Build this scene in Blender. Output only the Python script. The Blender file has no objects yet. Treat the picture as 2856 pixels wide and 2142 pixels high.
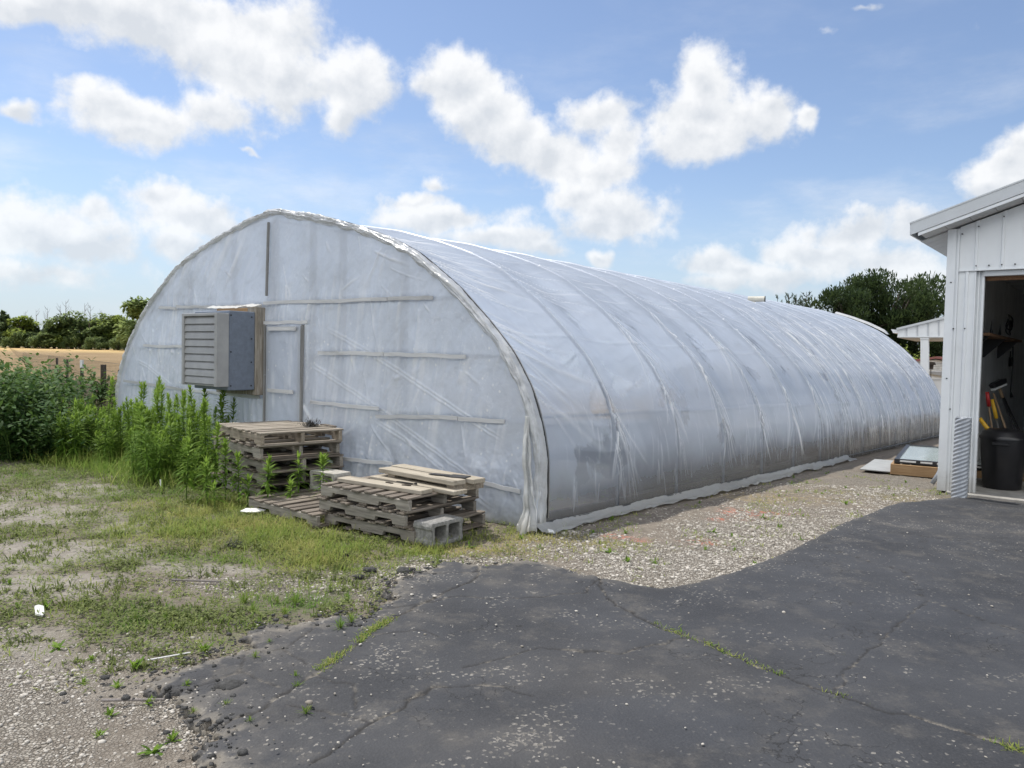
import bpy, math, random
import numpy as np
from mathutils import Vector, Matrix, Euler

random.seed(7)
RNG = np.random.default_rng(7)
C = bpy.context.scene.collection
R = math.radians

# ---------------------------------------------------------------- site frame
CAM_H, PITCH, ROLL, FPX, PW, PH = 1.55, .0393, .0215, 2150., 2856., 2142.
TH = -.6801                                   # heading of the tunnel's end wall
P0 = np.array([0.29, 6.75, 0.0])              # right front corner of the tunnel
XV = np.array([math.cos(TH), math.sin(TH), 0])   # along the end wall, to the right
AX = np.array([-math.sin(TH), math.cos(TH), 0])  # along the tunnel
SLOPE = .0244
_f = np.array([0, math.cos(PITCH), -math.sin(PITCH)]); _r = np.array([1., 0, 0]); _u = np.cross(_r, _f)
CR = math.cos(ROLL) * _r + math.sin(ROLL) * _u
CU = -math.sin(ROLL) * _r + math.cos(ROLL) * _u
CF = _f


def ray(px, py):
    return (px - PW / 2) / FPX * CR + CF + (PH / 2 - py) / FPX * CU


def at(px, py, Y):
    """world point seen at a photo pixel, Y metres in front of the camera"""
    d = ray(px, py)
    return np.array([0, 0, CAM_H]) + d * (Y / d[1])


def gz(x, y):
    """height of the yard, which falls gently away along the tunnel"""
    s = (x - P0[0]) * AX[0] + (y - P0[1]) * AX[1]
    return -SLOPE * np.clip(s, 0, 22)


def wp(v, s, z=0.0):
    """tunnel frame (v right, s along, z up) to world"""
    p = P0 + XV * v + AX * s
    return np.array([p[0], p[1], z])


# ---------------------------------------------------------------- noise
def _h(ix, iy, seed):
    n = (ix.astype(np.int64) * 374761393 + iy.astype(np.int64) * 668265263 + seed * 974634777) & 0xffffffff
    n = ((n ^ (n >> 13)) * 1274126177) & 0xffffffff
    n = ((n ^ (n >> 16)) * 2246822519) & 0xffffffff
    return ((n ^ (n >> 15)) & 0xffffff) / float(0xffffff)


def vn(x, y, seed=0):
    x = np.asarray(x, float); y = np.asarray(y, float)
    ix, iy = np.floor(x), np.floor(y)
    fx, fy = x - ix, y - iy
    fx = fx * fx * (3 - 2 * fx); fy = fy * fy * (3 - 2 * fy)
    a = _h(ix, iy, seed); b = _h(ix + 1, iy, seed); c = _h(ix, iy + 1, seed); d = _h(ix + 1, iy + 1, seed)
    return (a * (1 - fx) + b * fx) * (1 - fy) + (c * (1 - fx) + d * fx) * fy


def fbm(x, y, oct=4, seed=0):
    t, a, s = 0, .5, 0
    for o in range(oct):
        t = t + a * vn(x * 2 ** o, y * 2 ** o, seed + o * 17); s += a; a *= .5
    return t / s


def sstep(a, b, x):
    t = np.clip((x - a) / (b - a), 0, 1)
    return t * t * (3 - 2 * t)


def pip(poly, x, y):
    poly = np.asarray(poly, float); ins = np.zeros(np.shape(x), bool)
    for (x1, y1), (x2, y2) in zip(poly, np.roll(poly, -1, 0)):
        c = ((y1 > y) != (y2 > y))
        xi = (x2 - x1) * (y - y1) / (y2 - y1 + 1e-12) + x1
        ins ^= c & (x < xi)
    return ins


def dline(pts, x, y, closed=False):
    """distance to a polyline"""
    pts = np.asarray(pts, float); d = np.full(np.shape(x), 1e9)
    seg = list(zip(pts[:-1], pts[1:])) + ([(pts[-1], pts[0])] if closed else [])
    for a, b in seg:
        ab = b - a; L = ab @ ab + 1e-12
        t = np.clip(((x - a[0]) * ab[0] + (y - a[1]) * ab[1]) / L, 0, 1)
        d = np.minimum(d, np.hypot(x - a[0] - t * ab[0], y - a[1] - t * ab[1]))
    return d


# ---------------------------------------------------------------- mesh helpers
def mesh(name, V, F, mat=None, parent=None, attrs=None, smooth=False, loc=None, rz=0.0):
    """one object from vertex and face arrays; F is one array or several (n,3)/(n,4) arrays"""
    V = np.asarray(V, np.float32).reshape(-1, 3)
    Fs = F if isinstance(F, list) else [F]
    Fs = [np.asarray(f, np.int32) for f in Fs if len(f)]
    me = bpy.data.meshes.new(name)
    me.vertices.add(len(V)); me.vertices.foreach_set('co', V.ravel())
    idx = np.concatenate([f.ravel() for f in Fs])
    tot = np.concatenate([np.full(len(f), f.shape[1], np.int32) for f in Fs])
    st = np.concatenate([[0], np.cumsum(tot)[:-1]]).astype(np.int32)
    me.loops.add(len(idx)); me.loops.foreach_set('vertex_index', idx)
    me.polygons.add(len(tot)); me.polygons.foreach_set('loop_start', st)
    me.update(calc_edges=True); me.validate()
    if smooth:
        me.polygons.foreach_set('use_smooth', np.ones(len(me.polygons), bool))
    for k, a in (attrs or {}).items():
        at_ = me.attributes.new(k, 'FLOAT', 'POINT'); at_.data.foreach_set('value', np.asarray(a, np.float32))
    if mat: me.materials.append(mat)
    o = bpy.data.objects.new(name, me); C.objects.link(o)
    if parent: o.parent = parent
    if loc is not None: o.location = loc
    o.rotation_euler.z = rz
    return o


class MB:
    """collects boxes, prisms, tubes; build() links them as ONE mesh object"""
    def __init__(s): s.v = []; s.f = []; s.t = []; s.n = 0

    def add(s, V, F, tone=None, M=None):
        V = [Vector(p) for p in V]
        if M is not None: V = [M @ p for p in V]
        s.v += [tuple(p) for p in V]; s.f += [tuple(i + s.n for i in f) for f in F]
        t = random.random() if tone is None else tone
        s.t += [t] * len(V); s.n += len(V); return s

    def box(s, x0, x1, y0, y1, z0, z1, tone=None, M=None):
        V = [(x, y, z) for z in (z0, z1) for y in (y0, y1) for x in (x0, x1)]
        return s.add(V, [(0, 2, 3, 1), (4, 5, 7, 6), (0, 1, 5, 4), (2, 6, 7, 3), (0, 4, 6, 2), (1, 3, 7, 5)], tone, M)

    def prism(s, pts, y0, y1, tone=None, M=None, plane='xz'):
        n = len(pts)
        if plane == 'xz': V = [(a, y0, b) for a, b in pts] + [(a, y1, b) for a, b in pts]
        elif plane == 'xy': V = [(a, b, y0) for a, b in pts] + [(a, b, y1) for a, b in pts]
        else: V = [(y0, a, b) for a, b in pts] + [(y1, a, b) for a, b in pts]
        F = [tuple(range(n)), tuple(range(2 * n - 1, n - 1, -1))] + [(i, i + n, (i + 1) % n + n, (i + 1) % n) for i in range(n)]
        return s.add(V, F, tone, M)

    def tube(s, pts, rad, n=8, cap=True, tone=None):
        pts = [Vector(p) for p in pts]
        if not hasattr(rad, '__len__'): rad = [rad] * len(pts)
        V = []; F = []; up = None
        for i, p in enumerate(pts):
            d = (pts[min(i + 1, len(pts) - 1)] - pts[max(i - 1, 0)]).normalized()
            if up is None:
                up = Vector((0, 0, 1)) if abs(d.z) < .9 else Vector((1, 0, 0))
            a = d.cross(up)
            if a.length < 1e-5: a = d.orthogonal()
            a.normalize(); b = d.cross(a); up = -b if (-b).dot(up) > 0 else b
            a = d.cross(up).normalized(); b = up - d * up.dot(d); b.normalize(); up = b
            for k in range(n):
                q = 2 * math.pi * k / n
                V.append(p + (a * math.cos(q) + b * math.sin(q)) * rad[i])
        for i in range(len(pts) - 1):
            for k in range(n):
                F.append((i * n + k, i * n + (k + 1) % n, (i + 1) * n + (k + 1) % n, (i + 1) * n + k))
        if cap:
            F.append(tuple(range(n))[::-1]); F.append(tuple(range((len(pts) - 1) * n, len(pts) * n)))
        return s.add(V, F, tone)

    def lathe(s, prof, n=24, tone=None, M=None):
        V = [(r * math.cos(2 * math.pi * k / n), r * math.sin(2 * math.pi * k / n), z) for r, z in prof for k in range(n)]
        F = [(i * n + k, i * n + (k + 1) % n, (i + 1) * n + (k + 1) % n, (i + 1) * n + k) for i in range(len(prof) - 1) for k in range(n)]
        return s.add(V, F, tone, M)

    def build(s, name, mat, parent=None, bevel=0, smooth=False, loc=None, rz=0.0):
        me = bpy.data.meshes.new(name); me.from_pydata(s.v, [], s.f); me.update()
        a = me.attributes.new('tone', 'FLOAT', 'POINT'); a.data.foreach_set('value', np.asarray(s.t, np.float32))
        if smooth: me.polygons.foreach_set('use_smooth', np.ones(len(me.polygons), bool))
        me.materials.append(mat)
        o = bpy.data.objects.new(name, me); C.objects.link(o)
        if parent: o.parent = parent
        if loc is not None: o.location = loc
        o.rotation_euler.z = rz
        if bevel:
            b = o.modifiers.new('bevel', 'BEVEL'); b.width = bevel; b.segments = 1; b.limit_method = 'ANGLE'
        return o


def tag(o, label=None, cat=None, group=None, kind=None):
    for k, v in (('label', label), ('category', cat), ('group', group), ('kind', kind)):
        if v: o[k] = v
    return o


def empty(name, loc, rz=0.0):
    o = bpy.data.objects.new(name, None); C.objects.link(o)
    o.location = loc; o.rotation_euler.z = rz; o.empty_display_size = .1
    return o


def dup(root, loc=None, rz=None, scale=None, label=None):
    r = root.copy(); C.objects.link(r)
    if loc is not None: r.location = loc
    if rz is not None: r.rotation_euler.z = rz
    if scale is not None: r.scale = scale
    if label: r['label'] = label
    for ch in list(root.children):
        c = ch.copy(); C.objects.link(c); c.parent = r
        for g in ch.children:
            d = g.copy(); C.objects.link(d); d.parent = c
    return r


# ---------------------------------------------------------------- materials
class NT:
    def __init__(s, tree): s.t = tree

    def n(s, typ, ins=None, **props):
        nd = s.t.nodes.new(typ)
        for k, v in props.items(): setattr(nd, k, v)
        for k, v in (ins or {}).items():
            sk = nd.inputs[k]
            if hasattr(v, 'links') or isinstance(v, bpy.types.NodeSocket): s.t.links.new(v, sk)
            elif isinstance(v, bpy.types.Node): s.t.links.new(v.outputs[0], sk)
            else: sk.default_value = v
        return nd

    def m(s, op, a, b=0.0, c=None, clamp=False):
        ins = {0: a, 1: b}
        if c is not None: ins[2] = c
        return s.n('ShaderNodeMath', ins, operation=op, use_clamp=clamp).outputs[0]

    def mix(s, fac, a, b):
        nd = s.n('ShaderNodeMix', data_type='RGBA')
        for sk, v in ((nd.inputs[0], fac), (nd.inputs[6], a), (nd.inputs[7], b)):
            if isinstance(v, bpy.types.NodeSocket): s.t.links.new(v, sk)
            else: sk.default_value = (tuple(v) + (1,))[:4] if hasattr(v, '__len__') else v
        return nd.outputs[2]

    def noise(s, vec, scale, detail=4, rough=.55, dist=0.0, out=0):
        return s.n('ShaderNodeTexNoise', {'Vector': vec, 'Scale': scale, 'Detail': detail, 'Roughness': rough, 'Distortion': dist}).outputs[out]

    def step(s, x, a, b):
        return s.n('ShaderNodeMapRange', {'Value': x, 'From Min': a, 'From Max': b}, interpolation_type='SMOOTHSTEP').outputs[0]

    def coord(s, which='Object'): return s.n('ShaderNodeTexCoord').outputs[which]

    def scaled(s, vec, sc): return s.n('ShaderNodeMapping', {'Vector': vec, 'Scale': sc}).outputs[0]

    def attr(s, name): return s.n('ShaderNodeAttribute', attribute_name=name).outputs['Fac']

    def bump(s, h, strength, dist=.01): return s.n('ShaderNodeBump', {'Height': h, 'Strength': strength, 'Distance': dist}).outputs[0]


def new_mat(name):
    m = bpy.data.materials.new(name); m.use_nodes = True; m.node_tree.nodes.clear()
    return m, NT(m.node_tree)


def out(nt, sh): nt.n('ShaderNodeOutputMaterial', {'Surface': sh})


def princ(nt, col, rough=.6, normal=None, metal=0.0, spec=.5, **kw):
    ins = {'Roughness': rough, 'Metallic': metal, 'Specular IOR Level': spec}
    ins['Base Color'] = col if isinstance(col, bpy.types.NodeSocket) else (tuple(col) + (1,))[:4]
    if normal is not None: ins['Normal'] = normal
    ins.update(kw)
    return nt.n('ShaderNodeBsdfPrincipled', ins).outputs[0]


def mat_plain(name, col, rough=.5, metal=0.0, var=.15, scale=6., bump=.0, spec=.5, dirt=None):
    m, nt = new_mat(name); co = nt.coord()
    n = nt.noise(co, scale, 6, .6)
    c = nt.mix(nt.step(n, .3, .75), tuple(x * (1 - var) for x in col), tuple(min(1, x * (1 + var)) for x in col))
    if dirt:
        n2 = nt.noise(nt.scaled(co, (2.2, 2.2, .5)), 3.0, 8, .65)
        c = nt.mix(nt.m('MULTIPLY', nt.step(n2, .52, .75), dirt[1]), c, dirt[0])
    if name == 'white_sheet_metal':               # splashed soil on the lowest part
        z = nt.n('ShaderNodeSeparateXYZ', {0: co}).outputs[2]
        lo = nt.m('SUBTRACT', 1.0, nt.step(nt.m('ADD', z, nt.m('MULTIPLY', nt.noise(co, 7., 8, .7), .5)), .05, .55))
        c = nt.mix(nt.m('MULTIPLY', lo, .55), c, (.33, .30, .25))
    nm = nt.bump(nt.noise(co, scale * 12, 4, .6), bump, .004) if bump else None
    out(nt, princ(nt, c, rough, nm, metal, spec)); return m


def mat_wood(name, light, dark, axis=0, grain=1.0, rough=.85, stain=(.05, .045, .04)):
    m, nt = new_mat(name); co = nt.coord('Object'); rnd = nt.n('ShaderNodeObjectInfo').outputs['Random']
    tone = nt.attr('tone')
    off = nt.n('ShaderNodeCombineXYZ', {0: nt.m('MULTIPLY', rnd, 31.0), 1: nt.m('MULTIPLY', tone, 17.0), 2: nt.m('MULTIPLY', rnd, 13.0)}).outputs[0]
    v = nt.n('ShaderNodeVectorMath', {0: co, 1: off}, operation='ADD').outputs[0]
    sc = [22., 22., 22.]; sc[axis] = 1.4
    g = nt.noise(nt.scaled(v, tuple(sc)), grain * 2.2, 7, .7, .6)
    g2 = nt.noise(nt.scaled(v, tuple(x * .18 if i != axis else .8 for i, x in enumerate(sc))), 1.5, 4, .6)
    c = nt.mix(nt.step(g, .3, .72), dark, light)
    tn = nt.m('ADD', nt.m('MULTIPLY', tone, .6), nt.m('MULTIPLY', rnd, .55))
    c = nt.mix(nt.m('MULTIPLY', tn, .45, clamp=True), c, tuple(x * .45 for x in dark))
    c = nt.mix(nt.m('MULTIPLY', nt.step(g2, .56, .78), .6), c, stain)
    nm = nt.bump(g, .5, .004)
    out(nt, princ(nt, c, rough, nm, spec=.25)); return m


def mat_leaf(name, dark, mid, light, trans=.35, rough=.5):
    m, nt = new_mat(name); t = nt.attr('tone'); rnd = nt.n('ShaderNodeObjectInfo').outputs['Random']
    t2 = nt.m('ADD', t, nt.m('MULTIPLY', nt.m('SUBTRACT', rnd, .5), .25), clamp=True)
    r = nt.n('ShaderNodeValToRGB', {'Fac': t2}); e = r.color_ramp.elements
    e[0].color = dark + (1,); e[1].color = light + (1,); k = e.new(.5); k.color = mid + (1,)
    c = r.outputs[0]
    p = princ(nt, c, .62, spec=.14)
    tr = nt.n('ShaderNodeBsdfTranslucent', {'Color': nt.mix(.5, c, tuple(min(1, x * 1.5) for x in light))}).outputs[0]
    out(nt, nt.n('ShaderNodeMixShader', {0: trans, 1: p, 2: tr}).outputs[0]); return m


M = {}
M['stringer'] = mat_wood('stringer_wood', (.43, .395, .345), (.19, .172, .148), 0)
M['deck'] = mat_wood('deck_wood', (.33, .285, .235), (.10, .082, .067), 1)
M['deck_new'] = mat_wood('deck_wood_pale', (.47, .42, .35), (.21, .18, .145), 1)
M['stringer_new'] = mat_wood('stringer_wood_tan', (.42, .365, .29), (.2, .165, .13), 0)
M['plank'] = mat_wood('plank_wood', (.50, .455, .375), (.33, .285, .22), 0, .7)
M['batten'] = mat_wood('batten_wood', (.74, .75, .755), (.54, .545, .55), 0)
M['batten_v'] = mat_wood('batten_wood_upright', (.36, .36, .355), (.2, .2, .195), 2)
M['frame_wood'] = mat_wood('frame_wood', (.48, .45, .4), (.2, .17, .13), 2, .8)
M['pine'] = mat_wood('pine_board', (.5, .34, .19), (.3, .18, .09), 0)
M['shelf'] = mat_wood('shelf_board', (.3, .17, .09), (.15, .08, .045), 1)
M['post_wood'] = mat_wood('post_wood', (.1, .08, .065), (.04, .033, .028), 2)
M['bark'] = mat_wood('bark', (.12, .1, .08), (.05, .042, .035), 2)
M['dead'] = mat_wood('dead_bark', (.3, .27, .25), (.2, .18, .17), 2)
M['louver'] = mat_plain('louver_paint', (.305, .31, .312), .45, .0, .1, 5, dirt=((.19, .185, .175), .35))
M['galv'] = mat_plain('galvanised_sheet', (.17, .20, .25), .5, .35, .10, 22, .01)
M['white_metal'] = mat_plain('white_sheet_metal', (.76, .785, .80), .38, 0, .03, 3, dirt=((.5, .5, .49), .35), bump=.06)
M['trim_grey'] = mat_plain('grey_trim', (.56, .585, .60), .35, 0, .04, 3, dirt=((.35, .35, .35), .2))
M['shade_trim'] = mat_plain('soffit_panel', (.5, .5, .5), .5, 0, .05)
M['inner_wall'] = mat_plain('inner_wall_paint', (.58, .58, .56), .7, 0, .12, 2, .1, dirt=((.2, .19, .17), .5))
M['concrete'] = mat_plain('concrete_block', (.25, .247, .235), .95, 0, .3, 30, .9, .2)
M['slab'] = mat_plain('concrete_slab', (.3, .29, .27), .9, 0, .2, 6, .4, .2)
M['pale_block'] = mat_plain('pale_block', (.38, .365, .33), .95, 0, .2, 24, .8, .2)
M['black_plastic'] = mat_plain('black_plastic', (.014, .014, .016), .32, 0, .2, 4)
M['black_metal'] = mat_plain('black_metal', (.02, .02, .022), .4, .0, .2, 6)
M['shingle'] = mat_plain('shingle', (.04, .04, .042), .95, 0, .3, 60, .6)
M['chunk'] = mat_plain('broken_asphalt', (.075, .074, .072), .95, 0, .35, 50, .9, .2)
M['pale_panel'] = mat_plain('pale_panel', (.33, .34, .335), .6, 0, .08, 5, dirt=((.22, .2, .17), .5))
M['white_plastic'] = mat_plain('white_plastic', (.72, .72, .7), .45, 0, .06, 6)
M['yellow'] = mat_plain('yellow_plastic', (.72, .42, .03), .4, 0, .1)
M['red'] = mat_plain('red_plastic', (.4, .02, .02), .4, 0, .1)
M['steel'] = mat_plain('steel_shaft', (.5, .5, .5), .3, .9, .1)
M['handle_wood'] = mat_wood('handle_wood', (.42, .3, .19), (.25, .17, .1), 2)
M['pipe'] = mat_plain('corrugated_steel', (.36, .385, .42), .45, .25, .12, 9, dirt=((.26, .26, .26), .35))
M['beige'] = mat_plain('beige_vent', (.55, .53, .46), .5)
M['glassy'] = mat_plain('glass_panel', (.36, .42, .42), .12, 0, .06, 3, spec=.8)
M['siding'] = mat_plain('white_siding', (.62, .62, .6), .6)
M['red_roof'] = mat_plain('red_roof', (.22, .09, .08), .8)
M['grey_roof'] = mat_plain('grey_roof', (.26, .26, .26), .8)
M['dry_clump'] = mat_leaf('dry_clump', (.012, .012, .012), (.03, .03, .032), (.06, .06, .06), .1)
M['weed'] = mat_leaf('tall_weed_leaf', (.042, .09, .012), (.115, .21, .027), (.25, .36, .065), .42)
M['stem'] = mat_leaf('weed_stem', (.05, .09, .02), (.09, .15, .035), (.14, .2, .05), .1)
M['bramble'] = mat_leaf('bramble_leaf', (.014, .038, .008), (.043, .095, .02), (.13, .205, .052), .27)
M['tree_a'] = mat_leaf('tree_leaf_mid', (.042, .07, .032), (.115, .165, .062), (.26, .32, .115), .5)
M['tree_b'] = mat_leaf('tree_leaf_dark', (.045, .075, .042), (.115, .165, .08), (.24, .30, .14), .5)
M['tree_c'] = mat_leaf('tree_leaf_yellow', (.07, .11, .022), (.175, .235, .05), (.33, .39, .10), .5)
M['maple'] = mat_leaf('big_tree_leaf', (.010, .022, .009), (.030, .052, .020), (.080, .115, .042), .25)
M['grass'] = mat_leaf('grass_blade', (.46, .38, .17), (.31, .345, .09), (.12, .215, .04), .45)
M['low_leaf'] = mat_leaf('low_weed_leaf', (.06, .08, .024), (.135, .165, .05), (.25, .29, .10), .35)
M['dry_grass'] = mat_leaf('dry_tall_grass', (.12, .085, .065), (.23, .165, .13), (.36, .28, .22), .3)


def mat_film(name, clear=.1, refr=.2, white=(.74, .775, .82), dirt_h=.2, drops=False, gloss=.16, bump=.2, grime=0.0):
    """thin poly sheet: part lets light through hazily, part scatters it, part mirrors the sky"""
    m, nt = new_mat(name); co = nt.coord('Object'); cr = nt.attr('crease')
    sep = nt.n('ShaderNodeSeparateXYZ', {0: co})
    fine = nt.noise(co, 55.0, 3, .6); big = nt.noise(co, 1.6, 6, .6, .3)
    c = nt.mix(nt.m('MULTIPLY', fine, .3), white, tuple(x * .84 for x in white))
    c = nt.mix(nt.m('MULTIPLY', nt.step(big, .35, .7), .45), c, tuple(x * .76 for x in white))
    if grime:
        g1 = nt.noise(nt.scaled(co, (1, 1, 1)), 9.0, 8, .7)
        c = nt.mix(nt.m('MULTIPLY', nt.step(g1, .45, .68), grime), c, (.20, .19, .165))
    c = nt.mix(nt.m('MULTIPLY', cr, .9, clamp=True), c, (.95, .96, .97) if not grime else (.72, .72, .68))  # folds mixed whiter: scuffed film plus crease highlights put into the colour
    # algae and splash dirt low down
    dn = nt.noise(nt.scaled(co, (3, 3, .7)), 3.0, 8, .7)
    low = nt.m('SUBTRACT', 1.0, nt.step(nt.m('ADD', sep.outputs[2], nt.m('MULTIPLY', dn, dirt_h * 1.5)), dirt_h * .4, dirt_h * 2.6))
    c = nt.mix(nt.m('MULTIPLY', low, .7), c, (.37, .35, .285))
    opq = nt.m('SUBTRACT', 1.0, nt.m('MULTIPLY', cr, 1.1, clamp=True), clamp=True)
    if drops:                                   # condensation beads
        vo = nt.n('ShaderNodeTexVoronoi', {'Vector': co, 'Scale': 13.0, 'Randomness': 1.0})
        dr = nt.m('MULTIPLY', nt.m('SUBTRACT', 1.0, nt.step(vo.outputs['Distance'], .10, .24)), nt.step(nt.n('ShaderNodeSeparateColor', {0: vo.outputs['Color']}).outputs[0], .45, .6))
        zone = nt.step(nt.noise(co, 1.3, 4, .6), .38, .54)
        dr = nt.m('MULTIPLY', nt.m('MULTIPLY', dr, zone), nt.step(nt.m('SUBTRACT', 2.4, sep.outputs[2]), .2, .9))
        c = nt.mix(nt.m('MULTIPLY', dr, .9), c, (.97, .98, .98))
    h = nt.m('ADD', nt.noise(co, 3.5, 5, .6, 1.2), nt.m('MULTIPLY', nt.noise(nt.scaled(co, (9, 9, 2.5)), 6.0, 4, .6, .8), .35))
    nm = nt.bump(h, bump, .02)
    d = nt.n('ShaderNodeBsdfDiffuse', {'Color': c, 'Normal': nm}).outputs[0]
    t = nt.n('ShaderNodeBsdfTranslucent', {'Color': c}).outputs[0]
    sh = nt.n('ShaderNodeMixShader', {0: .45, 1: d, 2: t}).outputs[0]
    tot = clear + refr; wet = nt.m('MULTIPLY', nt.m('SUBTRACT', 1.0, nt.step(nt.m('ADD', sep.outputs[2], nt.m('MULTIPLY', big, .5)), .35, .95)), .44 if refr > .1 else 0.0)
    pch = nt.m('MULTIPLY', nt.m('MULTIPLY', nt.step(nt.noise(co, 1.25, 6, .55, .35), .57, .62), nt.step(sep.outputs[2], 2.6, 1.6)), .30 if refr > .1 else 0.0)
    if refr:
        rf = nt.n('ShaderNodeBsdfRefraction', {'Color': (.97, .98, 1, 1), 'Roughness': .22, 'IOR': 1.03}).outputs[0]
        thru = nt.n('ShaderNodeMixShader', {0: clear / tot, 1: rf, 2: nt.n('ShaderNodeBsdfTransparent').outputs[0]}).outputs[0]
    else: thru = nt.n('ShaderNodeBsdfTransparent').outputs[0]
    sh = nt.n('ShaderNodeMixShader', {0: nt.m('MULTIPLY', nt.m('ADD', nt.m('ADD', tot, nt.m('MAXIMUM', wet, pch)), nt.m('MULTIPLY', nt.attr('touch'), .35)), opq), 1: sh, 2: thru}).outputs[0]
    lw = nt.n('ShaderNodeLayerWeight', {'Blend': .5, 'Normal': nm}).outputs['Facing']
    fac = nt.m('ADD', .05, nt.m('MULTIPLY', nt.m('POWER', lw, 2.5), gloss * 3), clamp=True)
    g = nt.n('ShaderNodeBsdfGlossy', {'Color': (.95, .97, 1, 1), 'Roughness': .27, 'Normal': nm}).outputs[0]
    sh = nt.n('ShaderNodeMixShader', {0: fac, 1: sh, 2: g}).outputs[0]
    out(nt, sh); return m


M['film_front'] = mat_film('film_end_wall', .04, .06, (.755, .805, .885), .14, True, .06, .5)
M['film_side'] = mat_film('film_cover', .06, .20, (.68, .75, .86), .22, False, .05, .12)
M['film_roll'] = mat_film('film_rolled_edge', .02, 0, (.74, .755, .77), .10, False, .08, .3, .30)


def mat_ground():
    m, nt = new_mat('yard_ground'); co = nt.coord('Object')
    gr, gn, sd, pk, st = (nt.attr(k) for k in ('gravel', 'green', 'sand', 'pink', 'straw'))
    n1 = nt.noise(co, 1.7, 8, .65); n2 = nt.noise(co, 14., 6, .65); n3 = nt.noise(co, 90., 4, .7)
    soil = nt.mix(nt.step(n2, .3, .7), (.125, .105, .085), (.225, .195, .16))
    soil = nt.mix(nt.m('MULTIPLY', nt.step(n3, .55, .7), .5), soil, (.33, .3, .265))
    sand = nt.mix(nt.step(n2, .3, .7), (.20, .18, .155), (.30, .275, .24))
    c = nt.mix(sd, soil, sand)
    v = nt.n('ShaderNodeTexVoronoi', {'Vector': co, 'Scale': 64.0}); v2 = nt.n('ShaderNodeTexVoronoi', {'Vector': co, 'Scale': 64.0}, feature='DISTANCE_TO_EDGE')
    sv = nt.n('ShaderNodeSeparateColor', {0: v.outputs['Color']}).outputs[0]
    stone = nt.mix(sv, (.19, .165, .135), (.40, .37, .32))
    stone = nt.mix(nt.step(v2.outputs['Distance'], .0, .12), (.13, .115, .095), stone)
    c = nt.mix(gr, c, stone)
    c = nt.mix(nt.m('MULTIPLY', pk, nt.step(n2, .45, .6)), c, (.50, .17, .11))
    c = nt.mix(nt.m('MULTIPLY', st, nt.step(n2, .4, .65)), c, (.27, .215, .11))
    green = nt.mix(nt.step(n3, .35, .65), (.035, .05, .016), (.10, .13, .04))
    c = nt.mix(nt.m('MULTIPLY', gn, nt.step(n2, .34, .62)), c, green)
    h = nt.m('ADD', nt.m('MULTIPLY', nt.step(v2.outputs['Distance'], .0, .2), nt.m('MULTIPLY', gr, .8)), nt.m('ADD', nt.m('MULTIPLY', n2, .8), nt.m('MULTIPLY', n3, .5)))
    out(nt, princ(nt, c, .95, nt.bump(h, .8, .018), spec=.15)); return m


def mat_asphalt():
    m, nt = new_mat('asphalt'); co = nt.coord('Object')
    ck, wr, sm = nt.attr('crack'), nt.attr('worn'), nt.attr('smooth')
    n1 = nt.noise(co, 1.3, 7, .6); n2 = nt.noise(co, 9., 6, .65); n3 = nt.noise(co, 70., 4, .7)
    c = nt.mix(nt.step(n1, .3, .7), (.021, .0225, .026), (.043, .045, .050))
    c = nt.mix(nt.m('MULTIPLY', nt.step(n3, .4, .7), .5), c, (.05, .051, .055))
    # exposed aggregate where the sealer has worn
    vo = nt.n('ShaderNodeTexVoronoi', {'Vector': co, 'Scale': 80.0})
    sv = nt.n('ShaderNodeSeparateColor', {0: vo.outputs['Color']})
    wm = nt.m('MULTIPLY', nt.step(nt.noise(co, 2.6, 9, .68, .3), .44, .66), nt.m('ADD', .45, wr))
    pick = nt.step(sv.outputs[0], .975, .99)
    pick2 = nt.step(nt.m('ADD', sv.outputs[0], nt.m('MULTIPLY', wm, .42)), 1.0, 1.12)
    agg = nt.mix(sv.outputs[1], (.07, .066, .06), (.24, .225, .20))
    c = nt.mix(nt.m('MULTIPLY', nt.m('MAXIMUM', nt.m('MULTIPLY', pick, .5), pick2), nt.m('SUBTRACT', 1.0, sm), clamp=True), c, agg)
    dust = nt.m('MULTIPLY', nt.step(nt.noise(co, 3.1, 9, .72), .49, .72), nt.m('SUBTRACT', 1.0, sm))
    c = nt.mix(nt.m('MULTIPLY', dust, .5), c, nt.mix(n3, (.07, .064, .055), (.17, .155, .135)))
    c = nt.mix(nt.m('MULTIPLY', wr, .35), c, (.12, .11, .098))
    c = nt.mix(nt.m('MULTIPLY', sm, .6), c, (.036, .041, .052))
    # hairline crazing
    ed = nt.n('ShaderNodeTexVoronoi', {'Vector': nt.n('ShaderNodeVectorMath', {0: co, 1: nt.n('ShaderNodeTexNoise', {'Vector': co, 'Scale': 3.0, 'Detail': 5.0}).outputs[1]}, operation='ADD').outputs[0], 'Scale': 2.4}, feature='DISTANCE_TO_EDGE').outputs['Distance']
    hair = nt.m('MULTIPLY', nt.m('SUBTRACT', 1.0, nt.step(ed, .004, .014)), nt.step(nt.noise(co, 1.1, 3), .5, .6))
    c = nt.mix(nt.m('MULTIPLY', hair, .75), c, (.012, .012, .012))
    c = nt.mix(ck, c, nt.mix(nt.step(n2, .5, .66), (.012, .011, .010), (.19, .17, .14)))
    c = nt.mix(nt.m('MULTIPLY', nt.attr('soil'), .95, clamp=True), c, nt.mix(n3, (.085, .075, .06), (.23, .21, .18)))
    h = nt.m('ADD', nt.m('MULTIPLY', n3, .6), nt.m('SUBTRACT', nt.m('MULTIPLY', vo.outputs['Distance'], .5), nt.m('MULTIPLY', hair, .7)))
    rough = nt.m('SUBTRACT', .82, nt.m('MULTIPLY', sm, .14))
    out(nt, princ(nt, c, rough, nt.bump(h, .55, .006), spec=.4)); return m


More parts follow.
